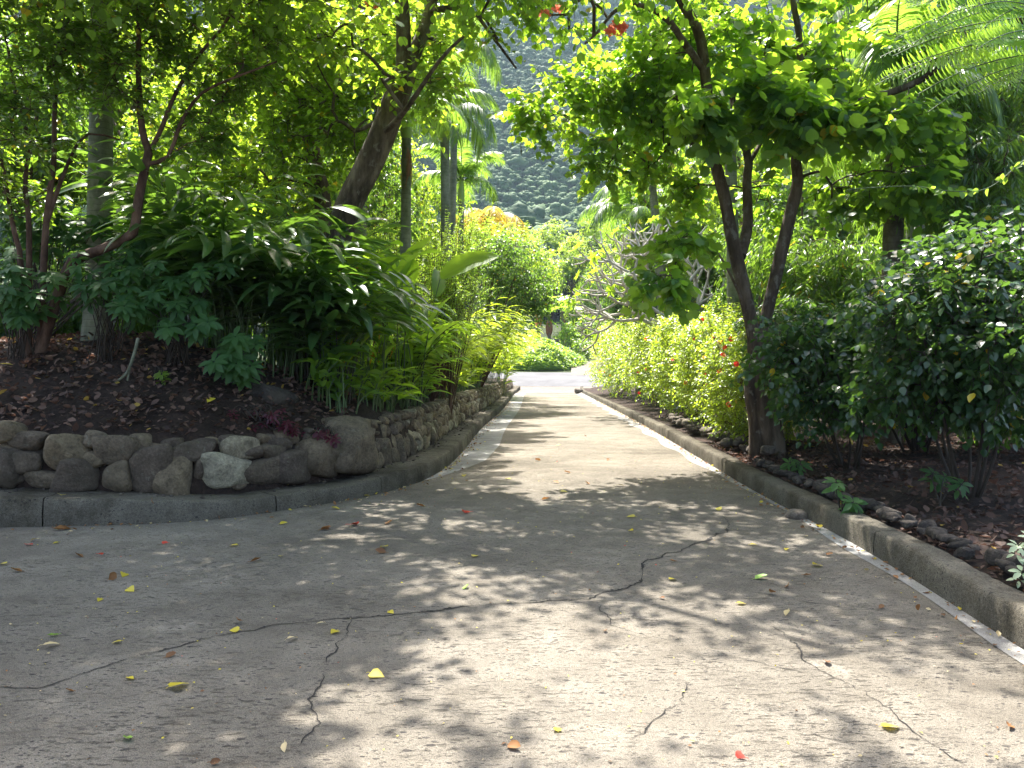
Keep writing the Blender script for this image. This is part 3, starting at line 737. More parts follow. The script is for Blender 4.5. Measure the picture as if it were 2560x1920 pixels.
while s < sW[-1]-4:
    w = rng.uniform(.15, .27); p, n = wall_pt(s+w/2); V, F = boulder((w*1.15, .26, rng.uniform(.13, .2)), ICO3, 14, .03)
    rub.add(rot_z(V, math.atan2(-n[0], n[1])+rng.uniform(-.2, .2))+np.array([p[0]+n[0]*rng.uniform(.06, .14), p[1]+n[1]*rng.uniform(.06, .14), rng.uniform(.64, .76)]), F, 0, rng.uniform(.1, .75)); s += w*.9
part('packing_stones', rub, [M['stone']], wall, kind='stuff')

# loose cobbles edging the right bed: each one a thing
def cobble_at(x, y, z, sz, tint, label, group, name='edging_stone'):
    V, F = boulder((sz*rng.uniform(1.0, 1.4), sz*rng.uniform(.85, 1.1), sz*rng.uniform(.65, .9)), ICO3, 14, .02)
    g = Geo(); g.add(rot_z(V, rng.uniform(0, 6))+np.array([x, y, z]), F, 0, tint)
    return single(name, g, [M['cobble']], (x, y, z-sz*.35), label, 'stone', group)
yy = 4.2
while yy < 11.2:
    sz = rng.uniform(.07, .18)*(1.0 if yy < 8.6 else .75)
    x = float(xr(yy))+.31+sz*.3+rng.uniform(-.03, .12)
    cobble_at(x, yy, .21+sz*.2, sz, rng.uniform(.0, .35), 'rounded grey cobble in the single row edging the dark bed behind the near kerb', 'cobbles edging the dark bed')
    yy += sz*rng.uniform(.55, 1.2)
for q in range(70):
    yy = rng.uniform(11.3, 19.5); r_ = rng.uniform(0, 1)
    sz = rng.uniform(.12, .24); x = float(xr(yy))+.38+.42*r_*interp(yy, [11, 14, 19], [1.3, 1.0, .4])
    cobble_at(x, yy, .24+.10*rng.uniform(0, 1)+sz*.2, sz, rng.uniform(.45, 1.0), 'pale angular rock in the loose pile along the kerb below the flowering hedge', 'rocks piled below the flowering hedge', 'rock')
cobble_at(*(G(1993, 1295)+np.array([0, 0, .03]))[:3], .19, 1.0, 'smooth pale cream stone lying alone in the gutter by the near kerb', None, 'pebble')
cobble_at(-3.0, 9.6, lz(-3.0, 9.6)-.02, .5, .0, 'dark boulder half buried in the leafy bank above the wall', None, 'boulder')
cobble_at(4.55, 52.6, .2, .5, .5, 'broken chunk of reddish stone at the end of the far kerb', None, 'rock')

# ================================================================== PLANT BUILDERS
def on_left(px, Y, dz=0.0):
    x = (px-CX)/FPX*Y; return np.array([x, Y, lz(x, Y)+dz])
def on_right(px, Y, dz=0.0):
    x = (px-CX)/FPX*Y; return np.array([x, Y, rz_(x, Y)+dz])

def palm_trunk(pts, r0, r1, mat, parent, n=40):
    g = Geo(); p, r = limb(pts, r0, r1, n)
    r = r*(1+.35*np.exp(-np.arange(n)/2.2)); tubes(g, p, r, 16, 0, flute=.03)
    part('trunk', g, [M[mat]], parent); return p
def frond_mesh(name, L, arch, mat, nleaf=44, ll=.55, lw=.026, droop=.5, start=.14, lift=.9):
    """frond leaving the origin along +Y, arching down; local coordinates"""
    g = Geo(); n = 26; t = np.linspace(0, 1, n)
    ang = lift-arch*t**1.3
    st = L/(n-1); y = np.cumsum(np.cos(ang))*st; z = np.cumsum(np.sin(ang))*st
    p = np.stack([.02*np.sin(t*3), y, z], 1); p -= p[0]
    tubes(g, p, np.linspace(.022, .004, n), 5, 1)
    tg = nrm(np.gradient(p, axis=0))
    for sgn in (-1, 1):
        u = np.linspace(start, .99, nleaf)+rng.uniform(-.006, .006, nleaf)
        pos = np.stack([np.interp(u, t, p[:, k]) for k in range(3)], 1); tt = nrm(np.stack([np.interp(u, t, tg[:, k]) for k in range(3)], 1))
        lf = ll*np.sin(PI*np.clip(u*.86+.12, 0, 1))**.6*rng.uniform(.88, 1.1, nleaf)
        out_ = nrm(np.array([sgn*1.0, 0, 0])+tt*(.35+.75*u[:, None])+np.array([0, 0, .12])+rng.normal(0, .06, (nleaf, 3)))
        k = 5; s = np.linspace(0, 1, k)[None, :, None]
        c = pos[:, None]+out_[:, None]*lf[:, None, None]*s*(1-.12*droop*s)-np.array([0, 0, 1.])*(lf[:, None, None]*droop*s**2)
        w = lw*np.array([.45, 1, .95, .6, .05])[None, :, None]
        wd = nrm(tt+.2*rng.normal(size=tt.shape))[:, None]
        A, B = c+wd*w, c-wd*w
        V = np.stack([A, B], 2).reshape(-1, 3)
        q = np.array([[2*i, 2*i+1, 2*i+3, 2*i+2] for i in range(k-1)])
        F = (q[None]+(np.arange(nleaf)*2*k)[:, None, None]).reshape(-1, 4)
        g.add(V, F, 0, np.repeat(rng.uniform(.1, .9, nleaf), 2*k), np.tile(np.repeat(0., 2*k), nleaf))
    return g.mesh(name, [M[mat], M['green_stem']])
FR = [frond_mesh('frond', 2.0, a, 'palm', 46, .58, .024, dr, lift=lf) for a, dr, lf in ((1.9, .75, 1.0), (2.3, .95, .8), (1.5, .6, 1.15), (2.6, 1.1, .6))]
FRY = [frond_mesh('frond', 1.7, 2.2, 'palm_yellow', 40, .5, .024, .8, lift=.6), frond_mesh('frond', 1.6, 2.6, 'palm_yellow', 40, .5, .024, .9, lift=.4)]
FRD = frond_mesh('frond', 1.3, 1.0, 'palm_dead', 40, .5, .02, 1.1, lift=-.9)
def palm(name, label, base, top, r0, r1, nf=13, fl=1.0, mat='palm_bark', bend=None, shaft=.9, fronds=None, dead=0, group='palms', az0=None, yellow=0):
    t = thing(name, label, 'palm', base, group)
    base, top = np.asarray(base, float), np.asarray(top, float)
    mid = (base+top)/2+(np.asarray(bend) if bend is not None else rs(1)[0]*.12*np.array([1, 1, 0]))
    p = palm_trunk([base-np.array([0, 0, .15]), mid, top], r0, r1, mat, t)
    up = nrm(p[-1]-p[-4])
    g = Geo(); q = np.stack([top+up*shaft*s for s in np.linspace(-.02, 1, 10)]); tubes(g, q, r1*np.array([1.02, 1.28, 1.3, 1.25, 1.15, 1.0, .85, .7, .55, .4]), 12, 0)
    part('crownshaft', g, [M['crownshaft']], t)
    tip = top+up*shaft*.9
    for i in range(nf):
        az = (az0 or 0)+i*2.399+rng.uniform(-.2, .2); e = .5-.9*i/nf
        me = (fronds or FR)[int(rng.integers(len(fronds or FR)))] if not (yellow and i >= nf-yellow) else FRY[i % 2]
        inst(me, 'frond', t, tip-up*.25*i/nf, (e*.8, 0, az), fl*rng.uniform(.88, 1.08))
    for i in range(dead):
        inst(FRD, 'dead_frond', t, top-up*.05, (rng.uniform(-.15, .15), rng.uniform(-.2, .2), i*3.3+1.2), (fl*.45, fl*.6, fl*.75))
    return t

def cane_clump(name, label, cat, bases, leafm, stemm, L=(1.6, 2.3), nl=12, ll=(.42, .6), lw=.95, az=None, bend=(.2, 1.25), tpl=T_LANCE, group=None, droop=.25, start=.28, tint=(.1, .9), sr=.010, flowers=0):
    b0 = np.mean(bases, 0); b0[2] = min(b[2] for b in bases)
    t = thing(name, label, cat, b0, group)
    gl, gs = Geo(), Geo(); tips = []
    for i, b in enumerate(bases):
        a = rng.uniform(0, 2*PI) if az is None else az+rng.normal(0, .9)
        n = 10; s = np.linspace(0, 1, n); th = bend[0]*rng.uniform(.5, 1.5)+(bend[1]*rng.uniform(.7, 1.2))*s**1.4
        LL = rng.uniform(*L); h = np.array([math.cos(a), math.sin(a), 0])
        p = b+np.cumsum((np.sin(th)[:, None]*h+np.cos(th)[:, None]*np.array([0, 0, 1.])), 0)*LL/n
        p[0] = b-np.array([0, 0, .05])
        tubes(gs, p, np.linspace(sr, sr*.4, n), 5, 0)
        tg = nrm(np.gradient(p, axis=0)); m = nl
        u = np.linspace(start, 1, m)+rng.uniform(-.02, .02, m)
        pos = np.stack([np.interp(u, s, p[:, k]) for k in range(3)], 1); tt = nrm(np.stack([np.interp(u, s, tg[:, k]) for k in range(3)], 1))
        sd = np.cross(h, [0, 0, 1.])*np.where(np.arange(m) % 2, 1, -1)[:, None]
        d = nrm(sd*(.85-.45*u[:, None])+tt*.75+rng.normal(0, .16, (m, 3))-np.array([0, 0, droop]))
        nn = nrm(np.cross(np.cross(d, np.array([0, 0, 1.])), d)+tt*-.15+rng.normal(0, .22, (m, 3)))
        sz = rng.uniform(ll[0], ll[1], m)*(.7+.3*np.sin(PI*np.clip(u, 0, 1)))
        put(gl, tpl, pos, d, nn, sz, 0, np.clip(rng.uniform(*tint)+rng.normal(0, .12, m), 0, .95), sz*lw*rng.uniform(.85, 1.15, m))
        tips.append((p[-1], tg[-1]))
    part('stems', gs, [M[stemm]], t); part('foliage', gl, [M[leafm]], t)
    return t, tips
BR = Geo()
for i in range(6):
    s_ = 1 if i % 2 else -1
    put(BR, T_LANCE, np.array([[0, 0, .03*i]]), np.array([[s_*.7, 0, .75]]), np.array([[-s_*.7, 0, .7]]), .11-.008*i, 0, .5, .2)
tubes(BR, np.array([[0, 0, -.12], [0, 0, .05], [0, 0, .2]]), np.array([.006, .006, .003]), 5)
BRACT = BR.mesh('orange_flower', [M['orange']])
def paddles(name, label, cat, bases, L, blade, leafm, group=None, lean=.25, stemm='green_stem', tint=(.1, .9), wd=1.0, flowers=0, az=None):
    b0 = np.mean(bases, 0); b0[2] = min(b[2] for b in bases)
    t = thing(name, label, cat, b0, group)
    gl, gs = Geo(), Geo()
    for b in bases:
        a = rng.uniform(0, 2*PI) if az is None else az+rng.normal(0, .8)
        h = np.array([math.cos(a), math.sin(a), 0]); LL = rng.uniform(*L); n = 7; s = np.linspace(0, 1, n)
        th = lean*rng.uniform(.3, 1.6)*(.25+s)
        p = b+np.cumsum(np.sin(th)[:, None]*h+np.cos(th)[:, None]*np.array([0, 0, 1.]), 0)*LL/n; p[0] = b-np.array([0, 0, .05])
        tubes(gs, p, np.linspace(.013, .006, n), 5)
        d = nrm(p[-1]-p[-3]+h*rng.uniform(.1, .9)); bl = rng.uniform(*blade)
        nn = nrm(np.cross(np.cross(d, np.array([0, 0, 1.])-h*.4), d)+rng.normal(0, .3, 3))
        put(gl, T_PADDLE, p[-1][None], d[None], nn[None], bl, 0, float(np.clip(rng.uniform(*tint), 0, .95)), bl*wd*rng.uniform(.8, 1.2))
        # lower side leaves on the same shoot
        for q in range(int(rng.integers(1, 4))):
            k = int(rng.integers(2, n-1)); dd = nrm(nrm(p[k+1]-p[k])+rs(1)[0]*.7*np.array([1, 1, .3])); b2 = bl*rng.uniform(.55, .9)
            n2 = nrm(np.cross(np.cross(dd, np.array([0, 0, 1.])), dd)+rng.normal(0, .25, 3))
            put(gl, T_PADDLE, p[k][None], dd[None], n2[None], b2, 0, float(np.clip(rng.uniform(*tint), 0, .95)), b2*wd)
    part('stems', gs, [M[stemm]], t); part('foliage', gl, [M[leafm]], t)
    for i in range(flowers):
        b = bases[int(rng.integers(len(bases)))]
        inst(BRACT, 'orange_flower', t, b+np.array([rng.uniform(-.2, .2), rng.uniform(-.2, .2), rng.uniform(.5, 1.0)*L[1]]), (rng.uniform(-.4, .4), rng.uniform(-.4, .4), rng.uniform(0, 6)), rng.uniform(.8, 1.3))
    return t
def rosettes(name, label, cat, base, tips, leafm, size=.16, nl=8, group=None, tint=(.2, .9)):
    t = thing(name, label, cat, base, group); gl, gs = Geo(), Geo()
    for tp in tips:
        b = np.asarray(base)+np.array([rng.uniform(-.15, .15), rng.uniform(-.15, .15), 0])
        c = resample(catmull([b, (b+tp)/2+np.array([0, 0, .12])+rs(1)[0]*.06, tp], .05), 8)
        tubes(gs, c, np.linspace(.008, .004, 8), 4)
        ax = nrm(c[-1]-c[-3]+np.array([0, -.35, .55]))
        u = nrm(np.cross(ax, [0, 0, 1.])); w = np.cross(ax, u)
        for lay, cnt in ((0, nl), (-.07, nl-2)):
            a = np.linspace(0, 2*PI, cnt, endpoint=False)+rng.uniform(0, 6)
            rad = np.cos(a)[:, None]*u+np.sin(a)[:, None]*w
            d = nrm(rad+ax*(.25 if lay == 0 else .05)+rng.normal(0, .12, (cnt, 3))-np.array([0, 0, .22]))
            nn = nrm(ax+rng.normal(0, .2, (cnt, 3)))
            put(gl, T_ELLIP, tp+ax*lay+rad*.01, d, nn, size*rng.uniform(.75, 1.2, cnt), 0, np.clip(rng.uniform(*tint)+rng.normal(0, .1, cnt), 0, .95))
    part('stems', gs, [M['dark_stem']], t); part('foliage', gl, [M[leafm]], t); return t
def bush(name, label, cat, base, cen, leafm, tpl, size, stems=6, barkm='twig', group=None, rst=.02, **kw):
    """a shrub: several stems from the base, twigs grown to the foliage centres"""
    t = thing(name, label, cat, base, group); base = np.asarray(base, float)
    gt, gl = Geo(), Geo(); limbs = []
    c = cen.mean(0); sp = cen.std(0)
    for i in range(stems):
        a = i/stems*2*PI+rng.uniform(-.4, .4); b = base+np.array([math.cos(a), math.sin(a), 0])*rng.uniform(.02, .15)
        e = c+np.array([math.cos(a)*sp[0], math.sin(a)*sp[1], rng.uniform(-.6, .4)*sp[2]])
        limbs.append(limb([b-np.array([0, 0, .05]), (b*.6+e*.4)+rs(1)[0]*.1, e], rst*rng.uniform(.7, 1.1), rst*.4, 10))
    for p, r in limbs: tubes(gt, p, r, 6, 0)
    br, R, dirs = grow(limbs, cen, .0035)
    tubes(gt, br, R, 4, 0)
    foliage(gl, gt, cen, dirs, tpl, size, **kw)
    part('stems', gt, [M[barkm]], t); part('foliage', gl, [M[leafm]], t); return t

def flower_mesh(mat, name='flower'):
    g = Geo(); k = 5; a = np.arange(k)/k*2*PI
    d = np.stack([np.cos(a), np.sin(a), np.full(k, .35)], 1); n_ = np.stack([-np.cos(a)*.3, -np.sin(a)*.3, np.full(k, 1.)], 1)
    put(g, T_PETAL, np.zeros((k, 3)), d, n_, .055, 0, np.linspace(.3, .8, k), .07)
    tubes(g, np.array([[0, 0, 0], [0, .005, .03], [0, .012, .065]]), np.array([.004, .003, .002]), 5, 1)
    return g.mesh(name, [M[mat], M['stamen']])
FLOWER = flower_mesh('petal'); 
g = Geo()
for i in range(16):
    c = rs(1)[0]*.09*np.array([1, 1, .6]); k = 5; a = np.arange(k)/k*2*PI+rng.uniform(0, 1)
    R_ = rs(3); d = nrm(np.cos(a)[:, None]*R_[0]+np.sin(a)[:, None]*R_[1]); put(g, T_PETAL, np.repeat(c[None], k, 0), d, np.repeat(rs(1), k, 0), .06, 0, .5, .06)
CLUSTER = g.mesh('flower_cluster', [M['coral']])
g = Geo(); p = resample(np.array([[0, 0, 0], [.006, 0, -.05], [.0, .01, -.11], [-.012, .02, -.2]]), 7); tubes(g, p, np.array([.003, .006, .009, .010, .009, .006, .002]), 6)
POD = g.mesh('seed_pod', [M['pod']])

# ================================================================== LEFT SIDE
def shade_centres(gx0, gx1, gy0, gy1, n, h=(5.6, 9.0), outside=True, mask=None):
    """crown centres that carry the canopy over the driveway: each stands up-sun of a ground point"""
    o = []
    while len(o) < n:
        x, y = rng.uniform(gx0, gx1), rng.uniform(gy0, gy1)
        if mask is not None and rng.uniform() > mask(x, y): continue
        z = rng.uniform(*h); p = np.array([x, y, 0])+SUNV*(z/SUNV[2])
        if outside and (p[2]-EYE)/p[1]*FPX < HY+45: continue
        o.append(p)
    return np.array(o)
# road shade plan (ground metres): the canopy leaves gaps where the photo's driveway is sunlit
def road_mask(x, y):
    k = 1.0
    if y > 10.4: k = float(1-sstep(10.4, 11.8, y))
    nz = float(lump(np.array([[x*1.0, y*.8, 3.]]), 1.45)[0])
    k *= .12+.88*float(sstep(-.45, .0, nz)) if x > -.8 else .85+.15*math.tanh(2*nz)
    lit = float(sstep(-1.2, -.6, x))*float(1-sstep(4.0, 4.8, y))
    return k*(1-.95*lit)

# leaning trunk tree
YT = 12.0
B = on_left(738, YT); 
lt = [limb([B-np.array([0, 0, .2]), P(768, 807, YT), P(809, 720, YT), P(842, 602, YT), P(868, 520, YT), P(916, 425, YT), P(957, 335, YT), P(985, 255, YT), P(1012, 185, YT)], .25, .165, 26),
      limb([P(1012, 185, YT), P(1010, 90, YT-.1), P(1003, 0, YT-.2), P(985, -150, YT-.4), P(1010, -350, YT-1)], .13, .07, 16),
      limb([P(1008, 195, YT), P(1045, 110, YT+.2), P(1072, 40, YT+.3), P(1100, -90, YT+.2), P(1180, -240, YT)], .115, .06, 14),
      limb([P(985, -150, YT-.4), P(880, -330, YT-1.5), P(800, -480, YT-2.6)], .09, .04, 10),
      limb([P(1010, -350, YT-1), P(1150, -480, YT-2), P(1330, -620, YT-3)], .08, .04, 10),
      limb([P(957, 335, YT), P(1010, 280, YT-.8), P(1100, 150, YT-1.3), P(1160, 90, YT-1.4)], .05, .02, 10),
      limb([P(1078, 27, YT+.2), P(1170, 20, YT-.2), P(1230, 90, YT-.5), P(1290, 170, YT-.8)], .045, .016, 10)]
cen = ell([(820, 110, 13.9, 300, 140, 1.2, 125), (1060, 50, 12.6, 90, 100, .8, 18), (820, 330, 13.9, 190, 120, .8, 56), (1085, 200, 12.2, 50, 100, .5, 12), (930, 110, 11.2, 150, 90, .4, 5), (1190, 50, 11.2, 70, 50, .5, 4), (700, 60, 10.8, 200, 110, .7, 34)])
shd = np.concatenate([shade_centres(-6.5, 1.0, 2.6, 8.4, 240, mask=road_mask), shade_centres(-5.5, -.9, 2.4, 7.6, 170, mask=road_mask), shade_centres(-4.5, -.8, 2.3, 5.6, 120, mask=road_mask)])
lean = tree('leaning_tree', 'broad tree with thick leaning grey trunk growing out of the bank above the stone wall', 'tree', B, lt, cen, 'tree_leaf', 'bark_grey', T_HEART, .112, k=14, flute=.14, shade=shd, twigs=6, tl=.55, nl=6, droop=.35, old=.012)
inst(CLUSTER, 'flower_cluster', lean, P(930, 10, 10.6), (0, 0, 0), .7)
# second trunk behind it
YT = 15.5
B = on_left(815, YT)
lt = [limb([B-np.array([0, 0, .2]), P(808, 520, YT), P(791, 429, YT), P(768, 316, YT), P(720, 215, YT), P(655, 125, YT), P(560, 20, YT), P(480, -140, YT)], .22, .09, 22),
      limb([P(780, 370, YT), P(850, 200, YT+.5), P(900, 30, YT+1), P(940, -150, YT)], .10, .05, 12),
      limb([P(700, 190, YT), P(600, 190, YT-.6), P(500, 150, YT-1)], .06, .03, 10)]
cen = ell([(620, 80, 15, 320, 190, 1.8, 125), (880, 240, 16, 170, 170, 1.2, 40), (500, 330, 15, 170, 120, 1.2, 34), (700, 430, 15.5, 150, 90, 1.0, 24)])
tree('forked_tree', 'tree with slanting dark trunk half hidden in leaves behind the leaning trunk', 'tree', B, lt, cen, 'tree_leaf', 'bark_dark', T_HEART, .125, twigs=6, tl=.5, nl=6, droop=.35, old=.01)

# brown stemmed shrubs at the top of the bank
Y0 = 9.4
B = on_left(90, Y0)
lt = [limb([B-np.array([0, 0, .1]), P(172, 669, Y0), P(225, 636, Y0), P(285, 610, Y0), P(334, 583, Y0), P(345, 520, Y0), P(357, 452, Y0), P(373, 380, Y0)], .064, .052, 20),
      limb([P(373, 380, Y0), P(357, 330, Y0), P(348, 226, Y0), P(347, 100, Y0), P(350, -40, Y0)], .045, .02, 14),
      limb([P(380, 370, Y0), P(407, 316, Y0), P(432, 249, Y0), P(488, 150, Y0), P(560, 63, Y0), P(600, -20, Y0)], .032, .014, 14),
      limb([P(365, 410, Y0), P(420, 393, Y0-.1), P(452, 307, Y0-.2), P(493, 244, Y0-.2), P(542, 212, Y0-.3), P(692, 154, Y0-.5)], .03, .010, 14)]
cen = ell([(340, 20, 9.4, 130, 110, .8, 36), (560, 150, 9.6, 150, 120, .7, 28), (640, 60, 9.6, 120, 90, .7, 18), (300, 210, 9.2, 120, 90, .6, 16), (500, 330, 9.3, 140, 60, .5, 12)])
tree('brown_stemmed_shrub', 'shrub with one bent reddish limb crossing the bank before rising beside the ringed palm', 'shrub', B, lt, cen, 'shrub_leaf', 'bark_red', T_OVATE, .074, k=9, r_tip=.0035, twigs=6, tl=.34, nl=9, droop=.3, group='brown stemmed shrubs on the bank', old=.012)
B = on_left(60, Y0)
lt = [limb([B-np.array([.0, 0, .1]), P(50, 640, Y0), P(30, 560, Y0), P(10, 430, Y0), P(-30, 300, Y0)], .045, .018, 14),
      limb([B-np.array([-.05, 0, .1]), P(72, 560, Y0), P(60, 450, Y0), P(78, 350, Y0), P(45, 270, Y0), P(20, 120, Y0)], .045, .016, 14),
      limb([B-np.array([-.2, 0, .1]), P(112, 600, Y0), P(122, 500, Y0), P(135, 400, Y0), P(136, 280, Y0), P(150, 120, Y0), P(190, 0, Y0)], .05, .016, 16),
      limb([P(116, 560, Y0), P(165, 420, Y0+.1), P(215, 335, Y0+.2), P(300, 350, Y0+.3)], .028, .010, 10)]
cen = ell([(60, 90, 9.2, 160, 150, .9, 46), (190, 130, 9.3, 100, 150, .7, 20), (60, 290, 9.0, 120, 90, .6, 22), (-60, 380, 9.2, 100, 150, .8, 22), (40, 480, 9.4, 70, 60, .5, 8)])
tree('brown_stemmed_shrub', 'shrub of several upright thin brown stems at the leftmost end of the bank', 'shrub', B, lt, cen, 'shrub_leaf', 'bark_red', T_OVATE, .074, k=9, r_tip=.0035, twigs=6, tl=.34, nl=9, droop=.3, group='brown stemmed shrubs on the bank', old=.01)

# ringed palm among the shrubs; crown above the picture
B = on_left(243, 10.6)
palm('palm', 'tall palm with thick smooth ringed grey green trunk standing among the brown stemmed shrubs', B, P(266, -380, 10.6), .172, .125, nf=12, fl=1.25, bend=(0, 0, 0))

# dark shell ginger on the bank
def bases_in(px0, px1, Y0_, Y1_, n, side='l'):
    f = on_left if side == 'l' else on_right
    return [f(rng.uniform(px0, px1), rng.uniform(Y0_, Y1_)) for _ in range(n)]
cane_clump('ginger_clump', 'large clump of dark glossy strap leaved ginger on the bank beside the leaning trunk', 'ginger plant', bases_in(540, 730, 10.2, 11.8, 60), 'ginger', 'green_stem', (1.7, 2.9), 13, (.6, .95), .95, bend=(.15, 1.2), group='dark ginger clumps on the bank')
cane_clump('ginger_clump', 'taller dark ginger clump behind the bent brown limb with arching glossy leaves', 'ginger plant', bases_in(400, 610, 11.0, 12.8, 64), 'ginger', 'green_stem', (2.3, 3.5), 14, (.55, .8), .9, bend=(.15, 1.1), group='dark ginger clumps on the bank')
cane_clump('ginger_clump', 'dark ginger clump spilling over the foot of the leaning trunk towards the driveway', 'ginger plant', bases_in(700, 850, 10.4, 11.6, 34), 'ginger', 'green_stem', (1.4, 2.4), 12, (.58, .85), .92, az=-.5, bend=(.2, 1.25), start=.12, group='dark ginger clumps on the bank')

# whorled understorey shrubs on the bank
def tip_list(specs, n):
    return ell([(a, b, Y, c, d, .35, n_) for a, b, Y, c, d, n_ in specs])
rosettes('whorled_shrub', 'low whorled leaf shrub on the bank below the thin upright brown stems', 'shrub', on_left(60, 9.3), tip_list([(70, 710, 9.1, 120, 70, 18), (20, 770, 8.9, 60, 30, 5)], 0), 'costus', .17, group='whorled shrubs on the bank')
rosettes('whorled_shrub', 'low whorled leaf shrub on the bank under the bent brown limb', 'shrub', on_left(260, 9.3), tip_list([(260, 690, 9.2, 110, 80, 19), (300, 770, 9.0, 90, 40, 7)], 0), 'costus', .17, group='whorled shrubs on the bank')
rosettes('whorled_shrub', 'low whorled leaf shrub drooping over bare soil in front of the dark ginger', 'shrub', on_left(440, 9.4), tip_list([(430, 735, 9.2, 100, 90, 17), (470, 820, 9.0, 60, 40, 6), (520, 680, 9.3, 60, 50, 6)], 0), 'costus', .17, group='whorled shrubs on the bank')
rosettes('whorled_shrub', 'lone pale green whorled shrub nearest the leaning trunk, hanging low over the leaf litter', 'shrub', on_left(625, 9.7), tip_list([(610, 850, 9.2, 55, 50, 7), (585, 925, 9.0, 60, 35, 6)], 0), 'costus', .17, group='whorled shrubs on the bank')
rosettes('whorled_shrub', 'background whorled shrub filling the shade behind the thin brown stems', 'shrub', on_left(100, 10.6), tip_list([(120, 560, 10.4, 190, 90, 34), (330, 640, 10.4, 100, 60, 12)], 0), 'costus', .2, group='whorled shrubs on the bank', tint=(0, .5))
for i, (px, py, nm) in enumerate([(405, 922, 'tiny green seedling with upright leaves on bare leaf litter'), (403, 962, 'tiny green seedling on the leaf litter just below another seedling')]):
    k = 8.9; x = (px-CX)/FPX*k; rosettes('seedling', nm, 'seedling', (x, k, lz(x, k)), [np.array([x, k, lz(x, k)+.12])], 'hibiscus', .085, 7)
for i, (px, Yq, nm) in enumerate([(650, 8.95, 'small dark red leaved plant at the top of the boulder wall'), (700, 9.0, 'dark red leaved plant hanging beside the narrow upright boulders'), (800, 9.35, 'dark red leaved plant on the wall beside the largest boulder')]):
    b = on_left(px, Yq); rosettes('red_leaved_plant', nm, 'plant', b, [b+np.array([rng.uniform(-.25, .25), rng.uniform(-.25, .1), rng.uniform(.02, .12)]) for _ in range(16)], 'purple', .075, 6, group='dark red leaved plants on the wall')

# heliconias behind the wall and sunlit gingers farther along it
paddles('heliconia', 'clump of heliconia with broad upright paddle leaves and orange flowers behind the boulder wall', 'heliconia', bases_in(800, 960, 11.4, 13.5, 46), (1.0, 1.9), (.5, .85), 'heliconia', 'heliconias along the stone wall', flowers=14)
paddles('heliconia', 'dense low heliconia clump hiding the foot of the leaning trunk', 'heliconia', bases_in(740, 880, 10.5, 11.6, 46), (.45, 1.0), (.35, .55), 'heliconia', 'heliconias along the stone wall', tint=(0, .5), flowers=4, stemm='dark_stem')
paddles('heliconia', 'tall heliconia with one very large pale upright leaf beside the slender palm', 'heliconia', [on_left(x, Y_) for x, Y_ in ((905, 12.6), (915, 12.9), (925, 12.7), (985, 12.9), (1000, 13.0), (1010, 13.2), (1040, 13.3), (1050, 13.4), (960, 13.2), (890, 12.8))], (1.9, 2.5), (.85, 1.2), 'heliconia', 'heliconias along the stone wall', lean=.2, wd=1.1, tint=(.5, .95))
cane_clump('ginger_clump', 'sunlit ginger clump leaning over the middle of the stone wall', 'ginger plant', bases_in(930, 1050, 13.5, 16.5, 70), 'heliconia', 'dark_stem', (1.3, 2.3), 12, (.4, .6), 1.0, az=.3, bend=(.15, 1.15), start=.12, group='sunlit gingers along the wall')
cane_clump('ginger_clump', 'bright yellow green ginger clump arching over the far half of the wall', 'ginger plant', bases_in(1020, 1125, 18, 23, 110), 'yellow_ginger', 'green_stem', (1.6, 2.6), 15, (.38, .55), .8, az=-.4, bend=(.15, 1.2), start=.12, group='sunlit gingers along the wall')
cane_clump('ginger_clump', 'yellow green ginger clump at the end of the wall nearest the street', 'ginger plant', bases_in(1100, 1200, 26, 35, 120), 'yellow_ginger', 'green_stem', (2.4, 3.8), 16, (.5, .7), .8, az=-.4, bend=(.15, 1.1), start=.12, group='sunlit gingers along the wall')
cane_clump('ginger_clump', 'last ginger clump on the corner where the wall meets the apron', 'ginger plant', bases_in(1200, 1262, 40, 50, 90), 'yellow_ginger', 'green_stem', (2.8, 4.2), 15, (.65, .9), .8, az=-.4, bend=(.15, 1.1), start=.12, group='sunlit gingers along the wall')
paddles('heliconia', 'low sunlit heliconia clump tumbling over the middle of the stone wall', 'heliconia', bases_in(900, 1040, 13.0, 15.5, 60), (.4, 1.0), (.3, .5), 'heliconia', 'heliconias along the stone wall', flowers=6, lean=.3)

def wall_line(Ya, Yb, n, o0=.78, o1=1.3):
    out_ = []
    ks = np.where((LK[:, 1] > Ya) & (LK[:, 1] < Yb) & (LK[:, 0] > -4.5))[0]
    for _ in range(n):
        k = int(rng.choice(ks)); q = LK[k]+LN[k]*rng.uniform(o0, o1); out_.append(np.array([q[0], q[1], lz(q[0], q[1])]))
    return out_
LOWG = 'low leafy plants along the top of the stone wall'
paddles('low_heliconia', 'low dark leafy plants on the wall top just past the largest boulder', 'heliconia', wall_line(9.6, 12.2, 70), (.2, .7), (.22, .42), 'heliconia', LOWG, lean=.7, tint=(0, .55))
paddles('low_heliconia', 'low sunlit leafy plants spilling over the wall top beside the start of the pale gutter', 'heliconia', wall_line(12.2, 16.5, 90), (.2, .7), (.25, .45), 'heliconia', LOWG, lean=.7, tint=(.2, .9), flowers=3)
paddles('low_heliconia', 'low yellow green leafy plants along the wall top under the arching bright gingers', 'heliconia', wall_line(16.5, 30, 130), (.25, .9), (.3, .55), 'yellow_ginger', LOWG, lean=.7, tint=(.2, .9))
for o in list(COL.objects):
    if o.get('group') == LOWG:
        o['kind'] = 'stuff'
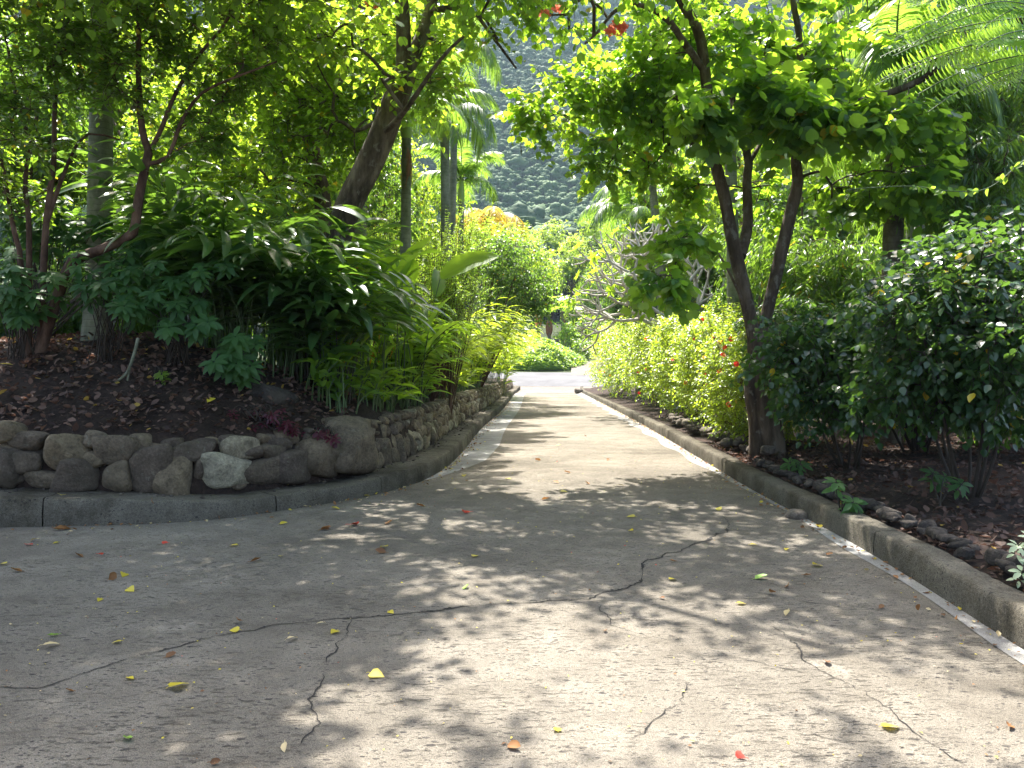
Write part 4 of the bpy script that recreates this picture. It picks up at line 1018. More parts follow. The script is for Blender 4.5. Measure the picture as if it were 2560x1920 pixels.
# slender palms
palm('palm', 'slender palm with pale ringed trunk and hanging dead red brown fronds', on_left(1012, 15), P(1016, 345, 15), .12, .09, nf=11, fl=.85, dead=2, bend=(0, 0, 0))
palm('palm', 'slender palm with green crownshaft and tall crown behind the feathery shrub', on_left(1108, 21), P(1112, 345, 21), .16, .12, nf=13, fl=.95, bend=(.05, 0, 0))
palm('palm', 'tallest palm of the cluster with drooping crown against the hazy mountain', on_left(1118, 24), P(1140, 190, 24), .14, .10, nf=15, fl=1.1, bend=(.0, 0, 0))
palm('palm', 'shorter palm with green crownshaft and wide arching crown in front of the mountain', on_left(1150, 26), P(1153, 505, 26), .13, .09, nf=14, fl=.95, bend=(0, 0, 0), shaft=.95)
palm('palm', 'palm with yellowing orange fronds behind the feathery shrub', (-2.4, 40, 1), P(1215, 585, 40), .2, .16, nf=12, fl=1.7, fronds=FRY, bend=(0, 0, 0))
palm('palm', 'dark palm trunk in the shade behind the leaning tree', on_left(900, 18), P(905, 120, 18), .16, .13, nf=12, fl=1.3, mat='palm_bark', bend=(0, 0, 0))

# feathery shrub: long arching sprays of small leaves on thin brown canes
def sprays(name, label, bases, tips, leafm, n_side=34, size=.05, group=None, cat='shrub'):
    b0 = np.mean(bases, 0); b0[2] = min(b[2] for b in bases)
    t = thing(name, label, cat, b0, group); gl, gs = Geo(), Geo()
    for i, tp in enumerate(tips):
        b = bases[i % len(bases)]
        m = b*.45+tp*.55+np.array([0, 0, .25])+rs(1)[0]*.15
        c = resample(catmull([b, m, tp], .08), 16); tubes(gs, c, np.linspace(.011, .003, 16), 4)
        L = np.linalg.norm(tp-b); tl_ = nrm(np.gradient(c, axis=0))
        u = np.linspace(.38, 1, n_side); pos = np.stack([np.interp(u, np.linspace(0, 1, 16), c[:, k]) for k in range(3)], 1)
        tt = nrm(np.stack([np.interp(u, np.linspace(0, 1, 16), tl_[:, k]) for k in range(3)], 1))
        sd = nrm(np.cross(tt, np.array([0, 0, 1.])+.3*rs(1)))
        for sg in (-1, 1):
            d = nrm(sd*sg+tt*.45+rng.normal(0, .12, (n_side, 3))); nn = nrm(np.cross(d, tt)*-sg+rng.normal(0, .3, (n_side, 3)))
            put(gl, T_ELLIP, pos, d, nn, size*rng.uniform(.8, 1.2, n_side)*(1.15-.5*u), 0, np.clip(rng.uniform(.2, .9)+rng.normal(0, .1, n_side), 0, .95))
        # side shoots
        for q in range(5):
            k = int(rng.integers(6, 14)); e = c[k]+nrm(tl_[k]+rs(1)[0]*.8)*rng.uniform(.3, .7); cc = resample(np.array([c[k], (c[k]+e)/2+[0, 0, .05], e]), 6)
            tubes(gs, cc, np.linspace(.005, .002, 6), 3); mm = 14; uu = np.linspace(.1, 1, mm); pp = np.stack([np.interp(uu, np.linspace(0, 1, 6), cc[:, j]) for j in range(3)], 1)
            tv = nrm(e-c[k]); s2 = nrm(np.cross(tv, [0, 0, 1.]))
            for sg in (-1, 1):
                d = nrm(s2*sg+tv*.45+rng.normal(0, .15, (mm, 3))); put(gl, T_ELLIP, pp, d, nrm(np.array([0, 0, 1.])+rng.normal(0, .35, (mm, 3))), size*rng.uniform(.7, 1.1, mm), 0, rng.uniform(.2, .95, mm))
    part('stems', gs, [M['bark_red']], t); part('foliage', gl, [M[leafm]], t); return t
sprays('feathery_shrub', 'tall airy shrub with long arching feathery sprays on thin brown canes behind the slender palm', bases_in(1000, 1130, 16, 18, 12), ell([(1120, 560, 17, 140, 90, 1.0, 34), (1200, 540, 17, 70, 60, .8, 10), (1040, 640, 16.5, 120, 80, .8, 22), (1130, 700, 16.5, 130, 60, .8, 22)]), 'feather', 36, .062)
sprays('feathery_shrub', 'feathery shrub filling the gap between leaning trunk and slender palm', bases_in(910, 1010, 16.5, 18, 10), ell([(960, 500, 17, 80, 100, .8, 24), (960, 620, 16.8, 90, 70, .8, 20), (960, 700, 16.8, 80, 60, .8, 14)]), 'feather', 34, .058)
# vine covered dark bush before the street
cen = ell([(1275, 690, 30, 105, 105, 1.6, 110), (1240, 640, 29, 70, 60, 1.2, 40), (1330, 750, 30, 50, 60, 1.0, 26)])
bush('vine_bush', 'big round dark bush draped in vines beside the end of the stone wall', 'bush', on_left(1195, 31), cen, 'dark_leaf', T_OVATE, .10, stems=8, rst=.06, twigs=7, tl=.7, nl=9, hang=.5, szv=.3)
cen = ell([(1235, 600, 34, 95, 35, 1.4, 36), (1330, 655, 36, 55, 55, 1.4, 30)])
bush('vine_bush', 'bright green bush rising behind the round dark vine bush', 'bush', on_left(1180, 36), cen, 'far_leaf', T_OVATE, .12, stems=8, rst=.06, twigs=7, tl=.8, nl=9)

# ================================================================== RIGHT SIDE
YT = 11.8
B = on_right(1925, YT)
lt = [limb([B-np.array([-.05, 0, .2]), P(1928, 1120, YT), P(1915, 1052, YT), P(1903, 962, YT), P(1893, 890, YT), P(1890, 853, YT)], .19, .15, 20),
      limb([B-np.array([.22, .05, .2]), P(1893, 1060, YT), P(1880, 980, YT), P(1884, 905, YT), P(1890, 850, YT)], .12, .12, 14),
      limb([P(1890, 880, YT), P(1874, 795, YT), P(1851, 690, YT), P(1832, 601, YT), P(1812, 497, YT), P(1787, 407, YT), P(1774, 330, YT), P(1765, 200, YT-.1), P(1747, 80, YT-.2), P(1702, 0, YT-.3), P(1640, -140, YT-.6)], .108, .065, 30),
      limb([P(1897, 890, YT), P(1917, 781, YT), P(1936, 704, YT), P(1958, 610, YT), P(1980, 520, YT), P(1995, 452, YT), P(1990, 384, YT), P(2011, 316, YT), P(2017, 286, YT)], .10, .075, 26),
      limb([P(2017, 290, YT), P(2102, 266, YT-.2), P(2193, 243, YT-.4), P(2265, 217, YT-.6), P(2310, 196, YT-.7), P(2400, 110, YT-1), P(2470, -40, YT-1.3)], .062, .028, 16),
      limb([P(2015, 300, YT), P(2007, 250, YT), P(2001, 194, YT-.1), P(1998, 90, YT-.2), P(1982, 0, YT-.4), P(1960, -180, YT-.8)], .06, .03, 16),
      limb([P(1850, 640, YT+.05), P(1870, 560, YT+.35), P(1867, 452, YT+.5), P(1872, 400, YT+.6), P(1850, 330, YT+.8), P(1830, 240, YT+1.2)], .085, .05, 14),
      limb([P(1872, 410, YT+.6), P(1905, 350, YT+.8), P(1940, 250, YT+1)], .04, .02, 8),
      limb([P(1762, 180, YT-.1), P(1709, 104, YT-.3), P(1665, 45, YT-.5), P(1600, 12, YT-.7), P(1540, 25, YT-.8), P(1495, 80, YT-.9), P(1462, 110, YT-.9)], .06, .014, 18),
      limb([P(1774, 330, YT), P(1700, 250, YT+.6), P(1600, 205, YT+1), P(1480, 230, YT+1.3), P(1400, 220, YT+1.3)], .045, .012, 14),
      limb([P(1786, 400, YT), P(1700, 340, YT+.8), P(1610, 300, YT+1.2), P(1540, 310, YT+1.4)], .035, .012, 12),
      limb([P(1640, -140, YT-.6), P(1450, -330, YT-1.6), P(1280, -500, YT-2.4)], .07, .03, 10),
      limb([P(1960, -180, YT-.8), P(1900, -420, YT-2), P(1850, -640, YT-3)], .03, .02, 10),
      limb([P(1860, 760, YT), P(1800, 640, YT-.4), P(1745, 590, YT-.6), P(1690, 600, YT-.8)], .022, .008, 10)]
cen = ell([(1540, 255, 12.8, 200, 85, 1.1, 70), (1330, 270, 12.2, 50, 60, .5, 11), (1400, 30, 11.6, 150, 45, .7, 7), (1640, 120, 12.6, 90, 120, 1.1, 34), (1650, 340, 12.8, 150, 90, 1.1, 34), (1500, 400, 12.4, 60, 55, .5, 10), (1720, 470, 12.8, 60, 50, .5, 9),
      (1880, 265, 10.9, 190, 85, .5, 28), (1950, 120, 11.9, 240, 140, 1.0, 58), (2090, 310, 11.0, 120, 45, .5, 16), (1760, 110, 12.9, 150, 110, .8, 30),
      (2130, 470, 12.4, 110, 50, .6, 12), (2250, 300, 11.2, 110, 60, .6, 12), (2280, 440, 11.4, 80, 40, .5, 9), (1900, 480, 13.2, 190, 60, .7, 14), (1715, 600, 11.0, 70, 50, .4, 6), (1640, 690, 10.6, 60, 30, .3, 5), (2300, 120, 11.3, 100, 70, .7, 16)])
cnt_ = [70, 11, 7, 34, 34, 10, 9, 28, 58, 16, 30, 12, 12, 9, 14, 6, 5, 16]; mul_ = [1, 1, 1, 1, 1, 1, 1, 1.55, 1.15, 1.55, 1, 1.1, 1.4, 1.5, 1, 1.35, 1.4, 1.2]
BSZ = .105*np.repeat(mul_, cnt_); assert len(BSZ) == len(cen)
shd = shade_centres(-1.0, 4.4, 2.8, 8.6, 190, mask=road_mask)
bau = tree('twin_trunk_tree', 'spreading tree with knotted trunk forking into two limbs beside the driveway', 'tree', B, lt, cen, 'bauhinia', 'bark', T_BAU, BSZ, k=14, flute=.14, shade=shd, twigs=5, tl=.5, nl=7, droop=.55, hang=.25, tilt=.6, old=.006)
for i in range(46):
    c = cen[int(rng.integers(len(cen)))]
    inst(POD, 'seed_pod', bau, c+rng.normal(0, .2, 3)-np.array([0, 0, .15]), (rng.uniform(-.3, .3), rng.uniform(-.3, .3), rng.uniform(0, 6)), rng.uniform(.8, 1.3))
for px, py, Y, s in [(1540, 72, 10.6, .95), (1556, 66, 10.6, .7), (1525, 78, 10.7, .6), (1392, 22, 10.6, .7), (1362, 36, 10.7, .6)]:
    inst(CLUSTER, 'flower_cluster', bau, P(px, py, Y), (rng.uniform(0, 3), 0, rng.uniform(0, 6)), s)

# flowering hedge: five hibiscus bushes, nearest first
def hedge_bush(Yc, px0, px1, py_top, n, label, nfl, size=.07, depth=1.2):
    base = np.array([float(xr(Yc))+1.3, Yc, .25+float(gz(Yc))])
    z1 = EYE+(HY-py_top)/FPX*Yc
    x0 = (px0-CX)/FPX*Yc; x1 = (px1-CX)/FPX*Yc
    x0 = max(x0, float(xr(Yc))+.30)
    c = np.array([(x0+x1)/2, Yc, (z1+.35)/2+.15]); r = np.array([(x1-x0)/2, depth, (z1-.3)/2])
    u = rng.uniform(-1, 1, (n*2, 3)); u = u[(np.abs(u)**3).sum(1) < 1.0][:n]
    # keep more of it near the outer skin and the sunny top
    cen = c+u*r; cen[:, 2] += .2*lump(cen, 1.7); cen[:, 0] += .1*lump(cen, 1.4, 3)
    b = bush('hibiscus_bush', label, 'bush', base, cen, 'hibiscus', T_ELLIP, size, stems=9, rst=.022, group='hibiscus bushes of the flowering hedge', twigs=6, tl=.34*size/.07, nl=9, droop=.35, tilt=.55, old=.006, up=.35, tr=.0035)
    for i in range(nfl):
        k = int(rng.integers(len(cen))); q = cen[k].copy()
        a = rng.uniform(0, 1)
        q = c+np.array([-r[0]*rng.uniform(.55, 1.0), rng.uniform(-1, .4)*depth, rng.uniform(-.85, .9)*r[2]]) if a < .6 else c+np.array([rng.uniform(-.9, .9)*r[0], -depth*rng.uniform(.85, 1.05), rng.uniform(-.8, .85)*r[2]])
        inst(FLOWER, 'flower', b, q, (rng.uniform(.6, 1.5), rng.uniform(-.4, .4), rng.uniform(-1.2, .4)), rng.uniform(.8, 1.1))
hedge_bush(13.6, 1690, 2000, 830, 330, 'hibiscus bush nearest the twin trunk tree, spilling over the pale rocks', 9, depth=1.1)
hedge_bush(16.6, 1600, 1900, 815, 340, 'hibiscus bush second from the twin trunk tree, with red blooms low down', 9, depth=1.4)
hedge_bush(21.0, 1545, 1820, 808, 360, 'hibiscus bush in the middle of the flowering hedge', 9, .085, 2.2)
hedge_bush(28.0, 1500, 1720, 812, 320, 'hibiscus bush second from the street end of the flowering hedge', 8, .10, 3.4)
hedge_bush(41.0, 1478, 1600, 815, 300, 'last hibiscus bush of the flowering hedge, at the kerb end beside the street', 8, .13, 7.5)

# big dark glossy shrubs over the bare bed
cen = ell([(2080, 960, 9.6, 150, 110, .7, 60), (2010, 880, 10.2, 120, 110, .8, 44), (2170, 830, 10.0, 140, 120, .9, 44)])
bush('glossy_shrub', 'dark glossy shrub with pointed leaves standing just behind the twin trunk tree', 'shrub', on_right(2120, 10.2), cen, 'glossy', T_OVATE, .095, stems=7, rst=.022, barkm='dark_stem', group='dark glossy shrubs over the bare bed', twigs=5, tl=.36, nl=8, hang=.35, droop=.3, tint=(0, .8), up=0)
cen = ell([(2330, 800, 7.6, 200, 160, .8, 84), (2480, 850, 7.2, 120, 170, .7, 54), (2420, 660, 7.8, 160, 90, .8, 46), (2260, 960, 7.9, 150, 70, .6, 34), (2450, 980, 7.4, 110, 60, .5, 26)])
bush('glossy_shrub', 'large dark glossy shrub nearest the kerb with thin stems rising from bare leafy soil', 'shrub', on_right(2420, 7.6), cen, 'glossy', T_OVATE, .088, stems=8, rst=.022, barkm='dark_stem', group='dark glossy shrubs over the bare bed', twigs=5, tl=.34, nl=8, hang=.35, droop=.3, tint=(0, .8), up=0)
cen = ell([(2250, 930, 11.5, 280, 120, 1.0, 130), (2450, 640, 11.0, 160, 120, .9, 60), (2480, 760, 10.5, 150, 150, 1.0, 70), (2000, 830, 12.8, 130, 90, .8, 40)])
bush('glossy_shrub', 'taller dark glossy shrub farthest back, below the shaded palm trunk', 'shrub', on_right(2290, 11.6), cen, 'glossy', T_OVATE, .10, stems=8, rst=.024, barkm='dark_stem', group='dark glossy shrubs over the bare bed', twigs=5, tl=.4, nl=8, hang=.3, droop=.3, tint=(.1, .95), up=0)
for px, py, Y, lab in [(2545, 1365, 4.9, 'white edged leafy sprig reaching over the near kerb at the picture edge'), (2555, 1430, 4.75, 'lower white edged leafy sprig beside the near kerb')]:
    b = on_right(2620, Y); rosettes('variegated_sprig', lab, 'plant', b, [P(px, py, Y), P(px+30, py-20, Y)], 'variegated', .07, 6)
for px, Yq, lab in [(2120, 7.1, 'small leafy shoot coming up from the bare dark soil'), (2370, 7.3, 'broad leaved young plant under the nearest glossy shrub'), (1990, 9.6, 'young plant at the foot of the twin trunk tree')]:
    b = on_right(px, Yq); rosettes('young_plant', lab, 'plant', b, [b+np.array([rng.uniform(-.12, .12), rng.uniform(-.1, .1), rng.uniform(.15, .32)]) for _ in range(3)], 'costus', .13, 6)

# narrow leaved trees at the right
YT = 13.5
B = on_right(2520, YT)
lt = [limb([B-[0, 0, .1], P(2500, 800, YT), P(2450, 500, YT), P(2400, 250, YT), P(2360, 60, YT)], .14, .05, 16), limb([P(2450, 500, YT), P(2560, 300, YT-.5), P(2620, 50, YT-.8)], .08, .03, 10)]
cen = ell([(2400, 430, 12.6, 180, 150, 1.2, 120), (2500, 600, 12.0, 130, 110, 1.0, 70), (2520, 260, 12.8, 130, 120, 1.0, 60), (2330, 250, 13.5, 150, 100, 1.0, 40)])
tree('narrow_leaved_tree', 'tree with dense hanging narrow leaves filling the view above the dark glossy shrubs', 'tree', B, lt, cen, 'narrow', 'bark_dark', T_NARROW, .19, twigs=6, tl=.4, nl=9, hang=.55, droop=.4, tilt=.5)
YT = 17
B = on_right(2080, YT)
lt = [limb([B-[0, 0, .1], P(2090, 760, YT), P(2060, 620, YT), P(2080, 500, YT)], .10, .05, 12)]
cen = ell([(2080, 690, 16.5, 150, 100, 1.2, 100), (2030, 780, 16, 90, 60, 1.0, 40), (2200, 740, 16.5, 110, 90, 1.0, 50), (1930, 640, 17.5, 110, 90, 1.2, 50)])
tree('narrow_leaved_tree', 'smaller narrow leaved tree in deep shade between the twin trunk tree and the shaded palm', 'tree', B, lt, cen, 'narrow', 'bark_dark', T_NARROW, .2, twigs=6, tl=.45, nl=9, hang=.5, droop=.35, tint=(0, .7))
# palms at the right
palm('palm', 'shaded palm with dark ringed trunk standing behind the glossy shrubs', on_right(2218, 12.8), P(2240, 330, 12.8), .175, .15, nf=12, fl=1.2, mat='palm_bark_dark', bend=(0, 0, 0))
palm('palm', 'palm whose pale ringed trunk shows high up past the dark branch tip', on_right(2262, 16), P(2292, 130, 16), .20, .17, nf=12, fl=1.4, bend=(.1, 0, 0))
palm('palm', 'pale slim palm trunk touching the twin trunk tree just above the hedge', on_right(1842, 16.4), P(1826, 380, 16.4), .155, .12, nf=11, fl=1.2, bend=(0, 0, 0))
palm('palm', 'palm with dark drooping crown behind the bare white branches', on_right(1600, 37), P(1585, 570, 37), .19, .15, nf=14, fl=1.75, bend=(0, 0, 0), yellow=2)
palm('palm', 'leaning slender palm rising into the leaves beyond the bare white branches', on_right(1672, 30), P(1628, 440, 30), .2, .15, nf=13, fl=1.5, bend=(.12, 0, 0), yellow=1)
palm('palm', 'short pale palm trunk beside the foot of the bare frangipani', on_right(1668, 34), P(1640, 610, 34), .17, .13, nf=12, fl=1.1, bend=(0, 0, 0))

# a loose vine strand trailing across the gap
def vine():
    c = catmull([P(2120, 474, 9.6), P(2200, 468, 9.5), P(2290, 466, 9.4), P(2380, 478, 9.3), P(2470, 470, 9.3), P(2560, 400, 9.4)], .05); t = thing('vine', 'thin green vine strand trailing across the gap beside the shaded palm, tipped with bright leaves', 'vine', c[0])
    g, gl = Geo(), Geo(); tubes(g, c, np.full(len(c), .006), 5); k = rng.integers(len(c)//3, len(c), 34); pp = c[k]
    put(gl, T_OVATE, pp, nrm(rng.normal(size=(34, 3))*[1, .6, .6]-[0, 0, .4]), nrm(np.array([0, -.6, .8])+rng.normal(0, .4, (34, 3))), rng.uniform(.07, .12, 34), 0, rng.uniform(.5, .95, 34))
    part('stem', g, [M['green_stem']], t); part('foliage', gl, [M['feather']], t)
vine()
# bare frangipani: thick pale forking branches with tufts of leaves
YT = 26.0
def frangipani():
    base = on_right(1690, YT); t = thing('frangipani', 'nearly bare frangipani with pale forking branches leaning over the hedge', 'tree', base)
    g, gl = Geo(), Geo(); tips = []
    def rec(p, d, L, r, dep):
        e = p+d*L; m = (p+e)/2+rs(1)[0]*.07*L-np.array([0, 0, .05*L]); c = resample(catmull([p, m, e], .03), 6)
        tubes(g, c, np.linspace(r, r*.8, 6), 7)
        if dep == 0: tips.append((e, d)); return
        k = 2 if rng.uniform() < .65 else 3; a0 = rng.uniform(0, 6)
        u = nrm(np.cross(d, rs(1)[0])); w = np.cross(d, u)
        for i in range(k):
            a = a0+i*2*PI/k; nd = nrm(d*.7+(math.cos(a)*u+math.sin(a)*w)*.62+np.array([-.10, 0, .16]))
            rec(e, nd, L*rng.uniform(.62, .85), r*.78, dep-1)
    rec(base-np.array([0, 0, .1]), nrm(np.array([.05, 0, 1.])), 2.9, .13, 0)
    top = base+np.array([.1, 0, 2.75])
    for d, L in (((-.85, -.2, .55), 1.5), ((-.5, .2, .9), 1.5), ((.1, -.1, .95), 1.3), ((-1., -.1, .22), 1.35), ((.6, .2, .7), 1.1), ((-.75, .3, .35), 1.5)):
        rec(top, nrm(np.array(d)), L, .075, 4)
    for e, d in tips:
        if rng.uniform() < .22 and e[2] > base[2]+1.5:
            n = 6; a = np.arange(n)/n*6.28; u = nrm(np.cross(d, [0, 0, 1.])); w = np.cross(d, u); rad = np.cos(a)[:, None]*u+np.sin(a)[:, None]*w
            put(gl, T_ELLIP, np.repeat(e[None], n, 0), nrm(rad+d*.5), np.repeat(d[None], n, 0)+rng.normal(0, .2, (n, 3)), rng.uniform(.2, .3, n), 0, rng.uniform(.5, .95, n))
    part('trunk', g, [M['bark_pale']], t); part('crown', gl, [M['heliconia']], t)
frangipani()

# feathery leaved flamboyant branch close to the camera; its trunk stands outside the picture
B = np.array([4.7, 2.6, rz_(4.7, 2.6)])
def flamboyant():
    t = thing('flamboyant_tree', 'flamboyant tree whose bright feathery compound leaves hang into the upper corner', 'tree', B)
    g = Geo(); lim = [limb([B-[0, 0, .2], B+[-.1, .1, 1.6], B+[-.3, .3, 3.0], B+[-.7, .6, 4.4]], .22, .13, 14), limb([B+[-.3, .3, 3.0], B+[-.9, .9, 3.35], P(2640, 60, 3.4), P(2540, 50, 3.5)], .05, .012, 14),
           limb([B+[-.7, .6, 4.4], B+[-1.8, 1.6, 5.4], B+[-3.2, 2.6, 6.0]], .12, .05, 12), limb([B+[-.7, .6, 4.4], B+[-.4, 2.2, 5.4], B+[-.6, 4.0, 6.0]], .11, .05, 12)]
    for p, r in lim: tubes(g, p, r, 10, 0, flute=.08)
    # compound leaf: long rachis with paired narrow leaflets
    gl = Geo()
    def leaf(p, d, L, up=np.array([0, 0, 1.]), ll=.075):
        n = 34; u = np.linspace(.03, 1, n); side = nrm(np.cross(d, up)); arch = .28
        c = p+d*(L*u)[:, None]-np.array([0, 0, 1.])*(L*arch*u**2)[:, None]
        tubes(gl, resample(np.r_[p[None], c], 8), np.linspace(.004, .0015, 8), 4, 1)
        tt = nrm(np.gradient(c, axis=0)); le = ll*np.sin(PI*np.clip(u*.8+.17, 0, 1))**.55*rng.uniform(.9, 1.08, n)
        k = float(rng.uniform(.2, .9))
        for sg in (-1, 1):
            dd = nrm(side*sg+tt*.42-np.array([0, 0, .10])+rng.normal(0, .05, (n, 3))); nn = nrm(np.cross(dd, tt)*-sg+rng.normal(0, .12, (n, 3)))
            put(gl, T_NARROW, c, dd, nn, le, 0, np.clip(k+rng.normal(0, .06, n), 0, .95), le*.95)
    # hanging leaves in the corner of the view
    for a, b, c_, d_, Y, L in [(2600, 20, 2250, 60, 3.6, .0), (2620, 60, 2210, 120, 3.5, 0), (2640, 110, 2215, 150, 3.6, 0), (2600, 120, 2200, 185, 3.7, 0), (2650, 150, 2310, 205, 3.5, 0), (2600, 20, 2330, 10, 3.4, 0), (2640, 130, 2400, 130, 3.3, 0), (2560, 10, 2260, 20, 3.9, 0), (2660, 190, 2440, 225, 3.6, 0), (2580, 70, 2330, 90, 3.8, 0), (2640, 60, 2440, 50, 3.5, 0), (2600, -40, 2280, -10, 3.6, 0), (2650, 200, 2360, 165, 3.9, 0), (2620, 90, 2480, 190, 3.4, 0)]:
        for rep_ in range(2):
          p, e = P(a+rep_*rng.uniform(-40, 40), b-15+rep_*rng.uniform(-30, 30), Y+.15*rep_), P(c_+rep_*rng.uniform(0, 90), d_-22+rep_*rng.uniform(-25, 30), Y+rng.uniform(-.25, .25)); L = np.linalg.norm(e-p)
          leaf(p, nrm(e-p+np.array([0, 0, .12])), L*1.02, nrm(np.array([0, -1., .45])+rng.normal(0, .15, 3)), .085)
    cn = shade_centres(-1.6, 3.2, -1.0, 4.6, 16, h=(4.6, 7.0), outside=True, mask=lambda x, y: .8*(1-.92*float(sstep(-1.3, -.5, x))*float(1-sstep(1.2, 2.3, x))*float(sstep(2.2, 2.7, y))*float(1-sstep(3.7, 4.6, y))))
    br, R, dirs = grow(lim, cn, .005); tubes(g, br, R, 5, 0)
    for c, d in zip(cn, dirs):
        for q in range(5):
            leaf(c, nrm(d*.4+rs(1)[0]*np.array([1, 1, .35])), rng.uniform(.3, .48), ll=.06)
    part('trunk', g, [M['bark']], t); part('crown', gl, [M['flamboyant'], M['green_stem']], t)
flamboyant()

# ================================================================== CENTRE, BEYOND THE STREET
def mound():
    g = Geo(); n = 16000
    u = rng.uniform(-1, 1, (n*2, 2)); u = u[(u**2).sum(1) < 1][:n]; x = 2.6+u[:, 0]*4.4; y = 72+u[:, 1]*4.6
    h = 2.15*np.clip(1-(u**2).sum(1), 0, 1)**.7*(1-.45*sstep(.2, 1, u[:, 0]))
    z = gz(y)+h+.2*lump(np.stack([x, y, 0*x], 1), 1.5)+.14*lump(np.stack([x, y, 0*x], 1), 3.7, 5)+rng.uniform(0, .2, len(x))
    d = nrm(rng.normal(size=(len(x), 3))*np.array([1, 1, .4])+[0, -.3, .1]); put(g, T_SIMPLE, np.stack([x, y, z], 1), d, nrm(np.array([0, -.35, 1.])+rng.normal(0, .4, (len(x), 3))), rng.uniform(.14, .3, len(x)), 0, np.clip(rng.uniform(0, 1, len(x))*.6+.2+.2*lump(np.stack([x, y, 0*x], 1), 2), 0, .95))
    V, F = ICO4; W = V*np.array([3.5, 3.7, 1.6])*np.array([1, 1, 1.]); g.add(W+np.array([2.3, 72.2, float(gz(72))-.35]), F, 0, .05)
    single('ground_cover', g, [M['cover']], (2.6, 72, float(gz(72))), 'sunlit mound of creeping green ground cover across the street', 'ground cover', kind='stuff')
mound()
def banana(name, label, base, h, nl, bl, dead=2):
    t = thing(name, label, 'banana plant', base, 'banana plants beyond the street'); g, gl, gd = Geo(), Geo(), Geo()
    p, r = limb([base-np.array([0, 0, .2]), base+[.05, 0, h*.5], base+[.0, 0, h]], .22, .12, 10); tubes(g, p, r, 10)
    for i in range(nl):
        a = i*2.4+rng.uniform(-.3, .3); e = rng.uniform(.25, 1.25); d = np.array([math.cos(a)*math.cos(e), math.sin(a)*math.cos(e), math.sin(e)]); q = p[-1]+d*.3
        tubes(g, np.array([p[-1], p[-1]+d*.15, q]), np.array([.05, .035, .025]), 5)
        put(gl, T_PADDLE, q[None], d[None], nrm(np.array([0, 0, 1.])+rng.normal(0, .3, 3))[None], bl*rng.uniform(.8, 1.15), 0, rng.uniform(.2, .95), bl*1.15)
    for i in range(dead):
        a = rng.uniform(0, 6.28); d = nrm(np.array([math.cos(a)*.3, math.sin(a)*.3, -1])); put(gd, T_PADDLE, p[-2][None]+d*.1, d[None], np.array([[math.cos(a), math.sin(a), .2]]), bl*.75, 0, .5, bl*.7)
    part('stem', g, [M['palm_bark_dark']], t); part('foliage', gl, [M['banana']], t)
    if dead: part('dead_leaves', gd, [M['palm_dead']], t)
def at(px, Y, dz=0): return np.array([(px-CX)/FPX*Y, Y, float(gz(Y))+dz])
banana('banana_plant', 'ragged banana plant with brown hanging leaves behind the ground cover mound', at(1372, 78, 1.2), 3.3, 10, 2.6, 5)
banana('banana_plant', 'smaller banana plant with broad pale leaves beside the ragged banana plant', at(1405, 80, 1.0), 3.6, 9, 2.4, 2)
banana('banana_plant', 'yellow green banana plant farther from the lane than the other two', at(1345, 82, 1.2), 4.0, 9, 2.6, 2)
# low weathered wall beside the mound
g = Geo()
for i in range(3):
    for k in range(7):
        V, F = boulder((.62, .5, .42), ICO2, 12); V = np.clip(V, -.29, .29); g.add(V+np.array([1.0+k*.56+.2*(i % 2), 76.2, float(gz(76))+1.3+.36*i]), F, 0, rng.uniform(.5, 1))
single('weathered_block_wall', g, [M['cobble']], (2.6, 76.2, float(gz(76))+1.3), 'short weathered stone wall behind the ground cover mound', 'wall')

# ------------------------------------------------------------------ background trees
def proto_tree(name, label, h, rad, leafm, tpl, size, n, hang=0.0, group=None, trunkr=.16, seed_c=None, **kw):
    base = np.zeros(3)
    lt = [limb([base-[0, 0, .3], np.array([.1, 0, h*.3]), np.array([-.05, .1, h*.62])], trunkr, trunkr*.6, 10)]
    for i in range(4):
        a = i*1.6+.3; lt.append(limb([np.array([0, .05, h*.45]), np.array([math.cos(a)*rad*.4, math.sin(a)*rad*.4, h*.66]), np.array([math.cos(a)*rad*.7, math.sin(a)*rad*.7, h*.82])], trunkr*.5, trunkr*.2, 8))
    cs = []
    for i in range(7):
        a = i*2.4; rr = rad*.55*math.sqrt((i+.3)/7); cs.append(sph((math.cos(a)*rr, math.sin(a)*rr, h*rng.uniform(.5, .84)), (rad*.5, rad*.5, h*.17), n//7))
    return tree(name, label, 'tree', base, lt, np.concatenate(cs), leafm, 'bark_dark', tpl, size, group, k=8, hang=hang, twigs=6, nl=9, **kw)
def proto_shrub(label):
    lt = [limb([np.array([0, 0, -.1]), np.array([math.cos(a)*.3, math.sin(a)*.3, 1.0]), np.array([math.cos(a)*.8, math.sin(a)*.8, 2.2])], .035, .015, 8) for a in (0, 1.3, 2.5, 3.8, 5.0)]
    cen = np.concatenate([sph((math.cos(a)*.7, math.sin(a)*.7, h), (.9, .9, .6), 26) for a, h in ((0, .7), (1.2, 1.6), (2.4, .8), (3.6, 1.9), (4.8, 1.0), (5.6, 2.4))])
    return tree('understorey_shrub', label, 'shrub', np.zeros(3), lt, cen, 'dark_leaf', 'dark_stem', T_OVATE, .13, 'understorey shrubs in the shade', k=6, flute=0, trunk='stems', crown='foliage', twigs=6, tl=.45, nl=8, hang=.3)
PROTO = {}
PROTO['a'] = (proto_tree('broadleaf_tree', 'x', 9, 3.6, 'far_leaf', T_OVATE, .17, 200, tl=.75), 9)
PROTO['b'] = (proto_tree('broadleaf_tree', 'x', 8, 3.4, 'tree_leaf', T_OVATE, .15, 200, tl=.7, hang=.3), 8)
PROTO['d'] = (proto_tree('broadleaf_tree', 'x', 8, 3.4, 'dark_leaf', T_OVATE, .16, 220, tl=.7, hang=.3), 8)
